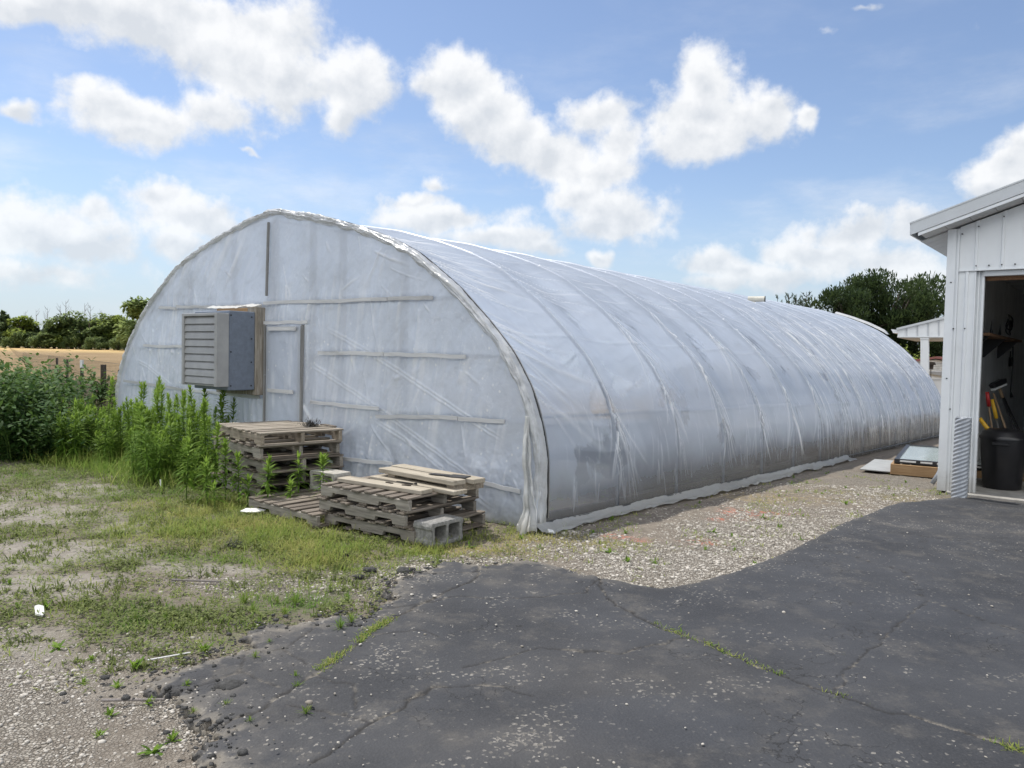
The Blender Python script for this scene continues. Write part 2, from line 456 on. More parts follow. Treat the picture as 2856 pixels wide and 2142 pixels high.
def mat_field():
    m, nt = new_mat('ripe_field'); co = nt.coord('Object')
    n = nt.noise(nt.scaled(co, (.25, .04, 1)), 1.5, 6, .6); n2 = nt.noise(nt.scaled(co, (1, .35, 1)), 6., 5, .7)
    sep = nt.n('ShaderNodeSeparateXYZ', {0: co})
    c = nt.mix(nt.step(n, .3, .7), (.25, .18, .10), (.34, .25, .145))
    c = nt.mix(nt.m('MULTIPLY', nt.step(n2, .45, .7), .6), c, (.20, .13, .065))
    c = nt.mix(nt.step(nt.m('ADD', sep.outputs[1], nt.m('MULTIPLY', n, 25.)), 113., 150.), c, (.56, .40, .19))
    out(nt, princ(nt, c, .95, nt.bump(n2, .8, .3), spec=.1)); return m


M['ground'] = mat_ground(); M['asphalt'] = mat_asphalt(); M['field'] = mat_field()


def mat_stone():
    m, nt = new_mat('loose_stone'); t = nt.attr('tone'); co = nt.coord('Object')
    c = nt.mix(t, (.20, .175, .145), (.57, .535, .48))
    c = nt.mix(nt.m('MULTIPLY', nt.step(nt.noise(co, 60, 4), .4, .7), .4), c, (.25, .23, .2))
    out(nt, princ(nt, c, .9, spec=.2)); return m


M['stone'] = mat_stone()

# ---------------------------------------------------------------- layout of the yard surface
ASPH = [(5.42, 9.42), (5.12, 9.22), (4.49, 8.9), (3.75, 8.05), (3.16, 7.36), (2.72, 6.78), (2.26, 6.2), (1.69, 5.53), (1.26, 5.16), (1.02, 5.04), (0.88, 5.09), (0.73, 5.18), (0.64, 5.22), (0.6, 5.3), (0.54, 5.3), (0.41, 5.46), (0.28, 5.6), (0.11, 5.64), (-0.03, 5.57), (-0.17, 5.45), (-0.24, 5.52), (-0.33, 5.56), (-0.46, 5.55), (-0.56, 5.35), (-0.72, 5.25), (-0.8, 5.07), (-0.78, 4.85), (-0.76, 4.56), (-0.8, 4.34), (-0.96, 4.45), (-1.09, 4.42), (-1.18, 4.26), (-1.36, 4.25), (-1.42, 4.03), (-1.33, 3.9), (-1.5, 3.8), (-1.52, 3.68), (-1.66, 3.55), (-1.6, 3.42), (-1.42, 3.4), (-1.36, 3.23), (-1.16, 3.06), (-1.15, 2.89), (-1.08, 2.79), (-1.0, 2.3), (-1.1, .3), (14, .3), (14, 2.9), (6.1, 9.35), (5.8, 9.55)]
CRACK_A = [(0.62, 5.25), (0.62, 5.04), (0.65, 4.81), (0.71, 4.57), (0.86, 4.33), (0.98, 4.16), (1.16, 3.91), (1.35, 3.64), (1.5, 3.47), (1.64, 3.32), (1.79, 3.22), (1.92, 3.11), (2.05, 2.98), (2.6, 2.5)]
CRACK_B = [(-0.22, 5.49), (-0.2, 5.24), (-0.27, 5.05), (-0.4, 4.83), (-0.54, 4.57), (-0.65, 4.35), (-0.75, 4.16), (-0.78, 3.96), (-0.85, 3.72), (-0.92, 3.5), (-0.99, 3.36), (-1.04, 3.2), (-1.15, 3.05)]
CRACK_C = [(-0.69, 2.83), (-0.63, 2.97), (-0.55, 3.1), (-0.44, 3.25), (-0.32, 3.44)]
CRACKS_S = [[(.62, 5.2), (.5, 4.9), (.1, 4.75), (-.3, 4.75)], [(1.0, 4.14), (.6, 3.9), (.2, 3.95), (-.2, 3.7)], [(2.6, 6.4), (2.9, 5.6), (2.7, 4.9), (3.1, 4.0)], [(1.5, 3.47), (1.9, 4.0), (2.7, 4.9)], [(-.32, 3.44), (-.1, 3.5), (.1, 3.4)], [(-.55, 3.1), (-.75, 3.25), (-.95, 3.25)], [(3.4, 7.2), (4.0, 6.8), (4.2, 6.2)], [(-1.5, 4.0), (-1.3, 3.85), (-1.15, 3.9), (-.95, 3.7)], [(-1.3, 3.85), (-1.25, 3.6), (-1.4, 3.4)], [(-1.1, 4.35), (-1.05, 4.1), (-1.15, 3.9)], [(-.78, 4.5), (-.6, 4.55), (-.3, 4.75)], [(-.9, 3.55), (-.7, 3.45), (-.62, 3.2)], [(-1.25, 3.6), (-1.05, 3.45)], [(-.05, 5.5), (-.25, 5.3), (-.6, 5.3)], [(-.75, 4.1), (-.5, 4.15), (-.35, 4.05)]]
TUN_SIDE = [(P0 + AX * s)[:2] for s in (0, 22)]


def masks(x, y):
    """what the yard is made of at each point"""
    wx = x + (fbm(x * 2.1, y * 2.1, 4, 3) - .5) * .7; wy = y + (fbm(x * 2.1, y * 2.1, 4, 9) - .5) * .7
    s = (wx - P0[0]) * AX[0] + (wy - P0[1]) * AX[1]; v = (wx - P0[0]) * XV[0] + (wy - P0[1]) * XV[1]
    # gravel strip on the right of the tunnel, thinning by the wall
    g1 = sstep(-.05, .35, v) * sstep(-2.3, -1.3, s) * sstep(9.5, 7.0, s)
    g1 = np.maximum(g1, np.exp(-((x + .1) / .7) ** 2 - ((y - 5.85) / .35) ** 2))
    brown = np.exp(-((v - .35) / .45) ** 2) * sstep(.2, 1.0, s) * sstep(8.2, 5, s) + .9 * np.exp(-((s - 3.9) / .9) ** 2 - ((v - 1.0) / .8) ** 2)
    g1 = g1 * (1 - .75 * np.clip(brown, 0, 1))
    glb = sstep(4.35, 3.5, wy) * sstep(-.2, -1.0, wx)
    gmid = np.exp(-((x + 1.75) / .5) ** 2 - ((y - 5.05) / .22) ** 2) * .9 + np.exp(-((x + .95) / .45) ** 2 - ((y - 5.2) / .4) ** 2) * .8
    lightg = sstep(.7, 1.3, v) * sstep(3.4, 2.0, s) * sstep(-2.0, -1.2, s)
    gravel = np.clip((g1 + glb + gmid) * np.maximum(lightg, (.35 + .65 * sstep(.34, .58, fbm(x * 2.3, y * 2.3, 4, 191)))), 0, 1)
    sand = np.zeros_like(x)
    for cx, cy, a, b in ((-4.3, 6.9, 1.1, .55), (-3.4, 5.7, .9, .5), (-3.1, 5.0, .6, .35), (-3.0, 6.6, .5, .25), (-5.6, 7.4, 1.2, .6), (-2.2, 5.35, .5, .2), (-4.6, 8.2, .8, .4), (-2.6, 3.6, .8, .4)):
        sand = np.maximum(sand, np.exp(-((wx - cx) / a) ** 2 - ((wy - cy) / b) ** 2))
    sand = sstep(.3, .7, sand + (fbm(x * 3, y * 3, 4, 21) - .5) * .5)
    straw = np.zeros_like(x)
    for cx, cy, a, b in ((-2.1, 6.5, .8, .5), (-1.4, 5.95, .6, .35), (-3.0, 7.4, .7, .4), (.35, 6.35, .6, .2), (3.0, 9.2, 1.0, .4), (4.7, 9.6, .7, .5), (-.2, 6.0, .5, .2)):
        straw = np.maximum(straw, np.exp(-((wx - cx) / a) ** 2 - ((wy - cy) / b) ** 2))
    green = np.zeros_like(x)
    for cx, cy, a, b, w in ((-2.0, 4.35, .75, .3, 1), (-1.35, 4.75, .45, .4, .9), (-2.5, 5.6, .9, .3, .75), (-3.6, 8.2, 1.4, .6, .9), (-5.6, 9.2, 1.4, .7, .8), (-2.7, 7.0, 1.0, .8, .8), (-1.6, 6.1, .9, .5, .7), (-4.3, 6.2, 1.0, .3, .55), (-3.7, 4.9, .6, .3, .6), (-.9, 5.5, .4, .3, .6), (.3, 6.55, .5, .15, .6), (4.8, 9.8, .6, .3, .5), (-5, 12, 4, 3, 1), (-9, 16, 6, 5, 1)):
        green = np.maximum(green, w * np.exp(-((wx - cx) / a) ** 2 - ((wy - cy) / b) ** 2))
    far = sstep(11., 15., y) * sstep(2., -3., x)
    green = np.clip(np.maximum(green * (1 - .6 * sand), far), 0, 1)
    pink = np.zeros_like(x)
    for cx, cy, a, b in ((2.35, 7.95, .22, .2), (2.6, 8.2, .2, .1), (1.1, 6.75, .13, .13), (1.65, 6.62, .12, .06), (2.05, 7.6, .12, .1)):
        pink = np.maximum(pink, np.exp(-((wx - cx) / a) ** 2 - ((wy - cy) / b) ** 2))
    return gravel, green, sand, np.clip(pink * 1.1, 0, 1), straw


def axis_pts(lo, hi, step, far, growth=1.12):
    a = list(np.arange(lo, hi, step)); st = step; p = a[-1]
    while p < far: st *= growth; p += st; a.append(p)
    st = step; p = lo; b = []
    while p > -far: st *= growth; p -= st; b.append(p)
    return np.array(b[::-1] + a)


def grid_faces(nx, ny):
    i = np.arange(nx - 1)[None, :] + np.arange(ny - 1)[:, None] * nx
    return np.stack([i, i + 1, i + nx + 1, i + nx], -1).reshape(-1, 4)


def ground_z(x, y):
    d = np.clip((np.hypot(x, y - 4) - 3) / 6, .3, 3)
    z = gz(x, y) + (fbm(x * 1.6, y * 1.6, 3, 5) - .5) * .05 * np.clip(d, 0, 1) + (fbm(x * 9, y * 9, 3, 8) - .5) * .022
    return z - .012


gx = axis_pts(-7.5, 7.5, .045, 900); gy = axis_pts(2.2, 12, .045, 900)
X, Y = np.meshgrid(gx, gy)
near = (np.abs(X) < 60) & (Y > -20) & (Y < 60)
Zg = np.where(near, ground_z(X, Y), gz(X, Y) - .02)
mk = masks(X.ravel(), Y.ravel())
ground = mesh('ground', np.stack([X, Y, Zg], -1), grid_faces(len(gx), len(gy)), M['ground'],
              attrs=dict(zip(('gravel', 'green', 'sand', 'pink', 'straw'), mk)), smooth=True)
tag(ground, 'bare sandy yard ground with gravel and thin weeds', kind='structure')

# asphalt sheet with a broken left edge
ax_, ay_ = np.concatenate([np.arange(-2.2, 2.6, .011), np.arange(2.6, 14.1, .03)]), np.concatenate([np.arange(.25, 2.5, .03), np.arange(2.5, 5.7, .011), np.arange(5.7, 9.75, .03)])
X, Y = np.meshgrid(ax_, ay_); x, y = X.ravel(), Y.ravel()
wob = .02 + .085 * sstep(.6, -.6, x)
wx = x + (fbm(x * 7, y * 7, 4, 31) - .5) * wob * 2 + (fbm(x * 28, y * 28, 3, 32) - .5) * wob; wy = y + (fbm(x * 7, y * 7, 4, 37) - .5) * wob * 2 + (fbm(x * 28, y * 28, 3, 38) - .5) * wob
ins = pip(ASPH, wx, wy); ed = dline(ASPH, wx, wy, True); sd = np.where(ins, ed, -ed)
F = grid_faces(len(ax_), len(ay_))
keep = ins[F].any(1); F = F[keep]
gyy, gxx = np.gradient(sd.reshape(X.shape), ay_, ax_)
outv = (~ins); gl = np.hypot(gxx, gyy).ravel() + 1e-6
x2 = np.where(outv, x + gxx.ravel() / gl * ed * .95, x); y2 = np.where(outv, y + gyy.ravel() / gl * ed * .95, y)
wc = lambda p, w: np.exp(-(dline(p, x + (fbm(x * 9, y * 9, 4, 41) - .5) * .09, y + (fbm(x * 9, y * 9, 4, 47) - .5) * .09) / w) ** 2)
crack = np.maximum(np.maximum(wc(CRACK_A, .0085), wc(CRACK_B, .011)), wc(CRACK_C, .009))
for p_ in CRACKS_S: crack = np.maximum(crack, .8 * wc(p_, .007))
left = sstep(-.2, -1.0, x) * sstep(2.3, 3.0, y)
edv = dline(ASPH, x, y, True)
worn = np.clip(.9 * np.exp(-((x - .55) / .7) ** 2 - ((y - 3.65) / .35) ** 2) * fbm(x * 3, y * 3, 3, 51) + left * .55 * fbm(x * 2.5, y * 2.5, 3, 53) + .5 * np.exp(-((x - 4.2) / 1.6) ** 2 - ((y - 7.6) / .5) ** 2) * fbm(x * 2, y * 2, 3, 57) + .6 * np.exp(-((x - .1) / .5) ** 2 - ((y - 2.95) / .2) ** 2), 0, 1)
smo = .45 * sstep(.4, .8, np.exp(-((x - .62) / .42) ** 4 - ((y - 3.15) / .27) ** 4) + (fbm(x * 5, y * 5, 4, 61) - .5) * .8) * .8 + .35 * np.exp(-((x - 2.6) / 1.1) ** 2 - ((y - 4.6) / .9) ** 2)
za = gz(x, y) + .028 + (fbm(x * 1.3, y * 1.3, 3, 63) - .5) * .025 - crack * .007 - .022 * (1 - sstep(0, .022, sd)) * ins
za = za - left * .020 * np.exp(-np.clip(sd, 0, 9) / .3)
za = np.where(outv, gz(x2, y2) - .03, za) + left * (fbm(x * 5, y * 5, 3, 67) - .5) * .02
used = np.unique(F); remap = np.full(len(x), -1); remap[used] = np.arange(len(used))
asph = mesh('asphalt_driveway', np.stack([x2, y2, za], -1)[used], remap[F], M['asphalt'], attrs={'soil': (np.exp(-np.abs(sd) / .09) * sstep(1.0, .0, x) * sstep(.42, .54, fbm(x * 14, y * 14, 4, 69)) * 1.2 + .5 * np.exp(-np.abs(sd) / .05) * fbm(x * 5, y * 5, 3, 68))[used], 'crack': crack[used], 'worn': worn[used], 'smooth': np.clip(smo, 0, 1)[used]}, smooth=True)
tag(asph, 'dark sealed asphalt driveway with cracks and a crumbling edge', kind='structure')

# ripe field beyond the fence, rising slightly
fx, fy = np.linspace(-260, 120, 77), np.concatenate([np.linspace(24, 60, 19), np.linspace(65, 170, 22)])
X, Y = np.meshgrid(fx, fy)
Zf = np.interp(Y, [24, 30, 150, 170], [-.75, -.35, .66, .7]) + (fbm(X * .3, Y * .3, 2, 71) - .5) * .08
tag(mesh('wheat_field', np.stack([X, Y, Zf], -1), grid_faces(len(fx), len(fy)), M['field'], smooth=True), 'golden ripe grain field beyond the fence', kind='structure')


# ---------------------------------------------------------------- scattered stuff
def leafs(base, dirs, L, W, droop, seg=3, prof=None):
    """curved tapering strips: base (n,3), dirs (n,3) unit, lengths, widths, droop"""
    n = len(base); up = np.array([0, 0, 1.])
    side = np.cross(dirs, up); q = np.linalg.norm(side, axis=1, keepdims=True)
    rs = RNG.normal(size=(n, 3)); rs[:, 2] *= .2
    side = np.where(q < .25, np.cross(dirs, rs), side); side /= np.linalg.norm(side, axis=1, keepdims=True) + 1e-9
    prof = prof or [.55, 1., .75, .06]
    ts = np.linspace(0, 1, seg + 1); V = np.zeros((n, seg + 1, 2, 3))
    for k, t in enumerate(ts):
        c = base + dirs * (L * t)[:, None]; c[:, 2] -= droop * L * t * t
        w = (W * .5 * np.interp(t, np.linspace(0, 1, len(prof)), prof))[:, None] * side
        V[:, k, 0] = c - w; V[:, k, 1] = c + w
    i = (np.arange(n) * (seg + 1) * 2)[:, None] + (np.arange(seg) * 2)[None, :]
    F = np.stack([i, i + 1, i + 3, i + 2], -1).reshape(-1, 4)
    return V.reshape(-1, 3), F


def rdir(n, el0, el1):
    a = RNG.uniform(0, 2 * math.pi, n); e = np.radians(RNG.uniform(el0, el1, n))
    return np.stack([np.cos(a) * np.cos(e), np.sin(a) * np.cos(e), np.sin(e)], 1)


def sample(n, x0, x1, y0, y1, dens):
    xs = RNG.uniform(x0, x1, n); ys = RNG.uniform(y0, y1, n)
    k = RNG.uniform(0, 1, n) < dens(xs, ys)
    return xs[k], ys[k]


def surf(x, y):
    return ground_z(x, y)


_ico = bpy.data.meshes.new('tmp')
import bmesh
_b = bmesh.new(); bmesh.ops.create_icosphere(_b, subdivisions=1, radius=1); _b.to_mesh(_ico); _b.free()
IV = np.array([v.co[:] for v in _ico.vertices]); IF = np.array([p.vertices[:] for p in _ico.polygons])
bpy.data.meshes.remove(_ico)


def stones(name, xs, ys, zs, size, flat=.55):
    n = len(xs); a = RNG.uniform(0, 6.28, n)
    sc = np.stack([size * RNG.uniform(.7, 1.3, n), size * RNG.uniform(.6, 1.1, n), size * flat * RNG.uniform(.6, 1.2, n)], 1)
    jit = RNG.uniform(.72, 1.18, (n, len(IV), 1))
    V = IV[None] * sc[:, None] * jit
    ca, sa = np.cos(a)[:, None], np.sin(a)[:, None]
    X = V[..., 0] * ca - V[..., 1] * sa; Y = V[..., 0] * sa + V[..., 1] * ca
    V = np.stack([X + xs[:, None], Y + ys[:, None], V[..., 2] + zs[:, None]], -1)
    F = (IF[None] + (np.arange(n) * len(IV))[:, None, None]).reshape(-1, 3)
    tone = np.repeat(np.clip(RNG.normal(.55, .28, n), 0, 1), len(IV))
    return mesh(name, V.reshape(-1, 3), F, M['stone'], attrs={'tone': tone})


on_asph = lambda x, y: pip(ASPH, x, y)
d_gravel = lambda x, y: np.where(on_asph(x, y), 0.0, masks(x, y)[0] * (1 - .3 * masks(x, y)[4]))
xs, ys = sample(60000, -2.9, .3, 2.3, 5.6, lambda x, y: d_gravel(x, y) * .62 * sstep(.25, .55, fbm(x * 4, y * 4, 4, 193)))
xb, yb = sample(110000, -.8, 5.4, 5.0, 10.5, lambda x, y: d_gravel(x, y) * .75)
xs, ys = np.concatenate([xs, xb]), np.concatenate([ys, yb])
size = np.clip(RNG.lognormal(-4.95, .45, len(xs)), .003, .03) * np.where(xs < -.8, .82, 1.0)
tag(stones('loose_gravel', xs, ys, surf(xs, ys) + size * .15, size), 'loose pale gravel spread beside the asphalt and by the tunnel', kind='stuff')
# fine chips lying on the asphalt
xs, ys = sample(9000, -1.8, 5, 2.3, 8.5, lambda x, y: on_asph(x, y) * (.04 + .8 * np.exp(-dline(ASPH, x, y, True) / .12) + .25 * (x < -.4)))
size = np.clip(RNG.lognormal(-5.3, .35, len(xs)), .002, .012)
tag(stones('stone_chips', xs, ys, gz(xs, ys) + .028 + size * .3, size), 'small pale stone chips strewn on the asphalt', kind='stuff')


xs, ys = sample(60000, -2.2, 1.2, 2.6, 5.9, lambda x, y: np.exp(-dline(ASPH, x, y, True) / .07) * .22 * sstep(.3, -.4, x))
size = np.clip(RNG.lognormal(-4.9, .5, len(xs)), .003, .022)
o = stones('asphalt_crumbs', xs, ys, np.maximum(surf(xs, ys), gz(xs, ys) + .012) + size * .3, size, .5); o.data.materials[0] = M['chunk']
tag(o, 'dark crumbs of broken asphalt along the crumbling driveway edge', kind='stuff')


def grass_obj(name, xs, ys, hmin, hmax, wid, tone, el=(45, 88), droop=.45, nb=1, mat='grass', zoff=0.0):
    n = len(xs); x = np.repeat(xs, nb) + RNG.normal(0, .012, n * nb); y = np.repeat(ys, nb) + RNG.normal(0, .012, n * nb)
    base = np.stack([x, y, surf(x, y) + zoff - .004], 1)
    L = RNG.uniform(hmin, hmax, n * nb); W = wid * RNG.uniform(.7, 1.4, n * nb)
    V, F = leafs(base, rdir(n * nb, *el), L, W, RNG.uniform(.1, droop, n * nb), 3, [.8, 1, .7, .05])
    t = np.repeat(np.clip(np.repeat(tone, nb) + RNG.normal(0, .13, n * nb), 0, 1), 8)
    return V, F, t


def cat(parts):
    Vs, Fs, Ts, k = [], [], [], 0
    for V, F, t in parts:
        Vs.append(V); Fs.append(F + k); Ts.append(t); k += len(V)
    return np.concatenate(Vs), np.concatenate(Fs), np.concatenate(Ts)


def d_grass(x, y):
    gr, gn, sdd, pk, st = masks(x, y)
    cl = sstep(.42, .62, fbm(x * 4.5, y * 4.5, 4, 81))
    return np.where(on_asph(x, y), 0, np.clip(gn * (.25 + cl) + st * .7, 0, 1))


parts = []
xs, ys = sample(95000, -7, 1.2, 3.4, 10.5, lambda x, y: np.clip(d_grass(x, y) + .22 * (~on_asph(x, y)) * sstep(.42, .6, fbm(x * 4, y * 4, 4, 99)) * (1 - .6 * masks(x, y)[0]), 0, 1) * np.clip(6.5 / y, .4, 1))
g_ = masks(xs, ys); tn = np.clip(.5 + .5 * g_[1] - .5 * g_[4] + (fbm(xs * 2, ys * 2, 3, 83) - .5) * .6, .0, 1)
parts.append(grass_obj('g', xs, ys, .03, .10, .0045, tn, (5, 80), .9, 3))
xs, ys = sample(15000, -3.4, -.5, 5.3, 8.0, lambda x, y: masks(x, y)[4] * (1 - on_asph(x, y)) * sstep(.35, .6, fbm(x * 3, y * 3, 3, 87)))
parts.append(grass_obj('g', xs, ys, .06, .2, .004, np.clip(.43 + (fbm(xs * 3, ys * 3, 3, 85) - .5) * .9, 0, .85), (12, 80), 1.0, 5))
xs, ys = sample(16000, -7.5, -2.6, 7.8, 12, lambda x, y: (lambda u_, s_: sstep(3.9, 4.6, u_) * sstep(-1.7, -1.1, s_) * sstep(.4, -.1, s_) * .9)(-((x - P0[0]) * XV[0] + (y - P0[1]) * XV[1]), (x - P0[0]) * AX[0] + (y - P0[1]) * AX[1]))
parts.append(grass_obj('g', xs, ys, .1, .34, .007, np.clip(.62 + (fbm(xs * 2, ys * 2, 3, 88) - .5) * .5, 0, 1), (45, 88), .6, 2))
# right of the tunnel and in the gravel strip: thin
xs, ys = sample(26000, 0, 6, 6.0, 12, lambda x, y: (1 - on_asph(x, y)) * sstep(.5, .68, fbm(x * 3, y * 3, 4, 91)) * .6)
parts.append(grass_obj('g', xs, ys, .02, .07, .006, np.clip(.45 + RNG.normal(0, .2, len(xs)), 0, 1), (10, 80), .7, 2))
for poly, i0, p_ in ((CRACK_A, 4, .68), (CRACK_B, 5, .62)):                  # grass lines in the long cracks
    q = np.array(poly[i0:]); sg_ = np.hypot(*np.diff(q, axis=0).T); tt_ = np.concatenate([[0], np.cumsum(sg_)]); tr = RNG.uniform(0, tt_[-1], 900)
    cx_, cy_ = np.interp(tr, tt_, q[:, 0]) + RNG.normal(0, .014, 900), np.interp(tr, tt_, q[:, 1]) + RNG.normal(0, .014, 900)
    k_ = vn(tr * 4.5, tr * 0, 301) > (1 - p_ * .8)
    parts.append(grass_obj('g', cx_[k_], cy_[k_], .015, .055, .004, np.clip(RNG.normal(.55, .2, k_.sum()), 0, 1), (15, 80), .8, 2, zoff=.035))
V, F, t = cat(parts)
tag(mesh('grass', V, F, M['grass'], attrs={'tone': t}), 'thin yellow green grass growing over the yard', kind='stuff')

# low broad leaved ground cover
xs, ys = sample(75000, -7, 0.2, 3.4, 9.8, lambda x, y: np.where(on_asph(x, y), 0, sstep(.42, .58, fbm(x * 5, y * 5, 4, 95)) * np.clip(.5 + masks(x, y)[1] - .3 * masks(x, y)[2] - .3 * masks(x, y)[4] - .3 * masks(x, y)[0], 0.1, 1)) * np.clip(6 / y, .4, 1))
n = len(xs); nb = 3
x = np.repeat(xs, nb) + RNG.normal(0, .02, n * nb); y = np.repeat(ys, nb) + RNG.normal(0, .02, n * nb)
base = np.stack([x, y, surf(x, y) + RNG.uniform(0, .045, n * nb)], 1)
V0, F0 = None, None
V, F = leafs(base, rdir(n * nb, -5, 50), RNG.uniform(.014, .036, n * nb), RNG.uniform(.007, .016, n * nb), RNG.uniform(.1, .6, n * nb), 2, [.3, 1, .1])
t = np.repeat(np.clip(RNG.normal(.5, .22, n * nb), 0, 1), 6)
xs, ys = sample(26000, -7, -.3, 3.6, 9.6, lambda x, y: np.where(on_asph(x, y), 0, sstep(.5, .62, fbm(x * 4, y * 4, 4, 197)) * np.clip(1 - .5 * masks(x, y)[4] - .55 * masks(x, y)[0], .05, 1)) * np.clip(6 / y, .5, 1))
n2_ = len(xs) * 4
xx = np.repeat(xs, 4) + RNG.normal(0, .008, n2_); yy = np.repeat(ys, 4) + RNG.normal(0, .008, n2_)
V2, F2 = leafs(np.stack([xx, yy, surf(xx, yy)], 1), rdir(n2_, 20, 85), RNG.uniform(.025, .08, n2_), RNG.uniform(.005, .012, n2_), RNG.uniform(.1, .7, n2_), 2, [.5, 1, .1])
t = np.concatenate([t, np.repeat(np.clip(RNG.normal(.3, .2, n2_), 0, 1), 6)]); F = np.concatenate([F, F2 + len(V)]); V = np.concatenate([V, V2])
tag(mesh('ground_cover', V, F, M['low_leaf'], attrs={'tone': t}), 'low broad leaved weeds creeping over the sandy soil', kind='stuff')

# tall dead grass along the fence
xs, ys = sample(15000, -19, -5.0, 13.0, 27, lambda x, y: sstep(-.35, -.45, x / y) * 1.0)
n = len(xs)
base = np.stack([xs, ys, gz(xs, ys) - .02], 1)
V, F = leafs(base, rdir(n, 62, 89), RNG.uniform(.35, .8, n), RNG.uniform(.012, .03, n), RNG.uniform(.05, .35, n), 2, [1, .8, .1])
t = np.repeat(np.clip(RNG.normal(.5, .22, n), 0, 1), 6)
tag(mesh('dead_grass', V, F, M['dry_grass'], attrs={'tone': t}), 'tall dead pinkish brown grass along the wire fence', kind='stuff')

# ================================================================ GREENHOUSE
PROF = [(0, 0), (0, .35), (.005, .65), (.07, .93), (.18, 1.22), (.4, 1.55), (.7, 1.84), (1.1, 2.18), (1.65, 2.54), (2.1, 2.73), (2.6, 2.89), (3.3, 3.07), (4.1, 3.21)]
full = np.array(PROF + [(8.2 - u, z) for u, z in PROF[-2::-1]], float)
LEN, SP = 18.6, 1.29


def smooth_curve(p, n):
    t = np.concatenate([[0], np.cumsum(np.hypot(*np.diff(p, axis=0).T))])
    tt = np.linspace(0, t[-1], 900); q = np.stack([np.interp(tt, t, p[:, k]) for k in (0, 1)], 1)
    for _ in range(60):
        q[1:-1] = .25 * q[:-2] + .5 * q[1:-1] + .25 * q[2:]
    t = np.concatenate([[0], np.cumsum(np.hypot(*np.diff(q, axis=0).T))])
    tt = np.concatenate([np.linspace(0, t[-1] * .56, n), np.linspace(t[-1] * .56, t[-1], n // 4)[1:]])
    return np.stack([np.interp(tt, t, q[:, k]) for k in (0, 1)], 1), tt


ARC, AT = smooth_curve(full, 330)
tg = np.gradient(ARC, axis=0); tg /= np.linalg.norm(tg, axis=1, keepdims=True)
NRM = np.stack([-tg[:, 1], tg[:, 0]], 1)       # outward (u,z)


def shear(z, s):
    return -SLOPE * np.clip(s, 0, 22) * (1 - np.clip((z - 1.2) / 2.0, 0, 1) * .95)


def on_arc(a, s, off=0.0):
    """point of the cover: arc length a, distance s along the tunnel; local frame (v,s,z)"""
    u = np.interp(a, AT, ARC[:, 0]); z = np.interp(a, AT, ARC[:, 1])
    nu = np.interp(a, AT, NRM[:, 0]); nz = np.interp(a, AT, NRM[:, 1])
    u2, z2 = u + nu * off, z + nz * off
    return np.stack([-u2, s + 0 * u, z2 + shear(z2, s)], -1)


gh = empty('greenhouse', P0, TH)
tag(gh, 'long white plastic covered hoop greenhouse with rounded roof', 'greenhouse')

# --- cover sheet with creases
ns = 0; S_ = np.unique(np.round(np.concatenate([np.arange(.06, 8.2, .0125), np.arange(8.2, LEN, .019), [LEN]] + [k * SP + np.array([-.04, -.026, -.016, -.008, 0, .008, .016, .026, .04]) for k in range(1, 15)]), 4)); S_ = S_[S_ <= LEN]; ns = len(S_); NA = len(AT)
disp = np.zeros((ns, NA)); crease = np.zeros((ns, NA))
sg, ag = np.meshgrid(S_, AT, indexing='ij')
ph = (sg / SP) % 1.0; drib = np.abs(ph - np.round(ph)) * SP
zs_ = np.interp(AT, AT, ARC[:, 1])[None, :]
disp += .018 * np.exp(-(drib / .018) ** 2) * np.clip((zs_ - .3) / .8, 0, 1)
sag = np.sin(np.pi * ph) ** 2
disp -= sag * (.022 + .035 * vn(np.floor(sg / SP) * 7.7, ag * .6, 5)) * np.clip(zs_ / .6, .1, 1)
disp += (fbm(sg * 3.2 + ag * 1.5, ag * 1.2, 3, 13) - .5) * .022 * np.clip(zs_ / .6, .2, 1) * np.clip(sag + .1, 0, 1) + (fbm(sg * .9, ag * .9, 3, 11) - .5) * .05 * np.clip(zs_ / .8, .2, 1) * np.clip(sag + .15, 0, 1)
drs = (ph - np.round(ph)) * SP; crease += .26 * np.exp(-((drs + .012) / .010) ** 2) * np.clip((zs_ - .4) / .8, 0, 1) * (.35 + .65 * vn(sg * 0 + np.round(sg / SP), ag * 2.5, 19))


def wrinkle(s0, a0, ds, da, L, w, h, cw=1.0, curve=0.0):
    """a raised crease starting at (s0,a0), running along (ds,da)"""
    q = math.hypot(ds, da); ds, da = ds / q, da / q
    e0, e1 = s0 + ds * L, a0 + da * L
    m = w * 3 + abs(curve) * L
    i0, i1 = np.searchsorted(S_, [min(s0, e0) - m, max(s0, e0) + m]); j0, j1 = np.searchsorted(AT, [min(a0, e1) - m, max(a0, e1) + m])
    if i1 - i0 < 1 or j1 - j0 < 1: return
    a = sg[i0:i1, j0:j1] - s0; b = ag[i0:i1, j0:j1] - a0
    t = (a * ds + b * da) / L; p = -a * da + b * ds + curve * L * t * t
    ww = w * (.5 + 1.0 * np.clip(t, 0, 1))
    f = np.exp(-(p / ww) ** 2) * np.clip(1 - t, 0, 1) ** .8 * sstep(-.04, .06, t) * sstep(1.0, .8, t)
    disp[i0:i1, j0:j1] += f * h
    crease[i0:i1, j0:j1] += f * cw


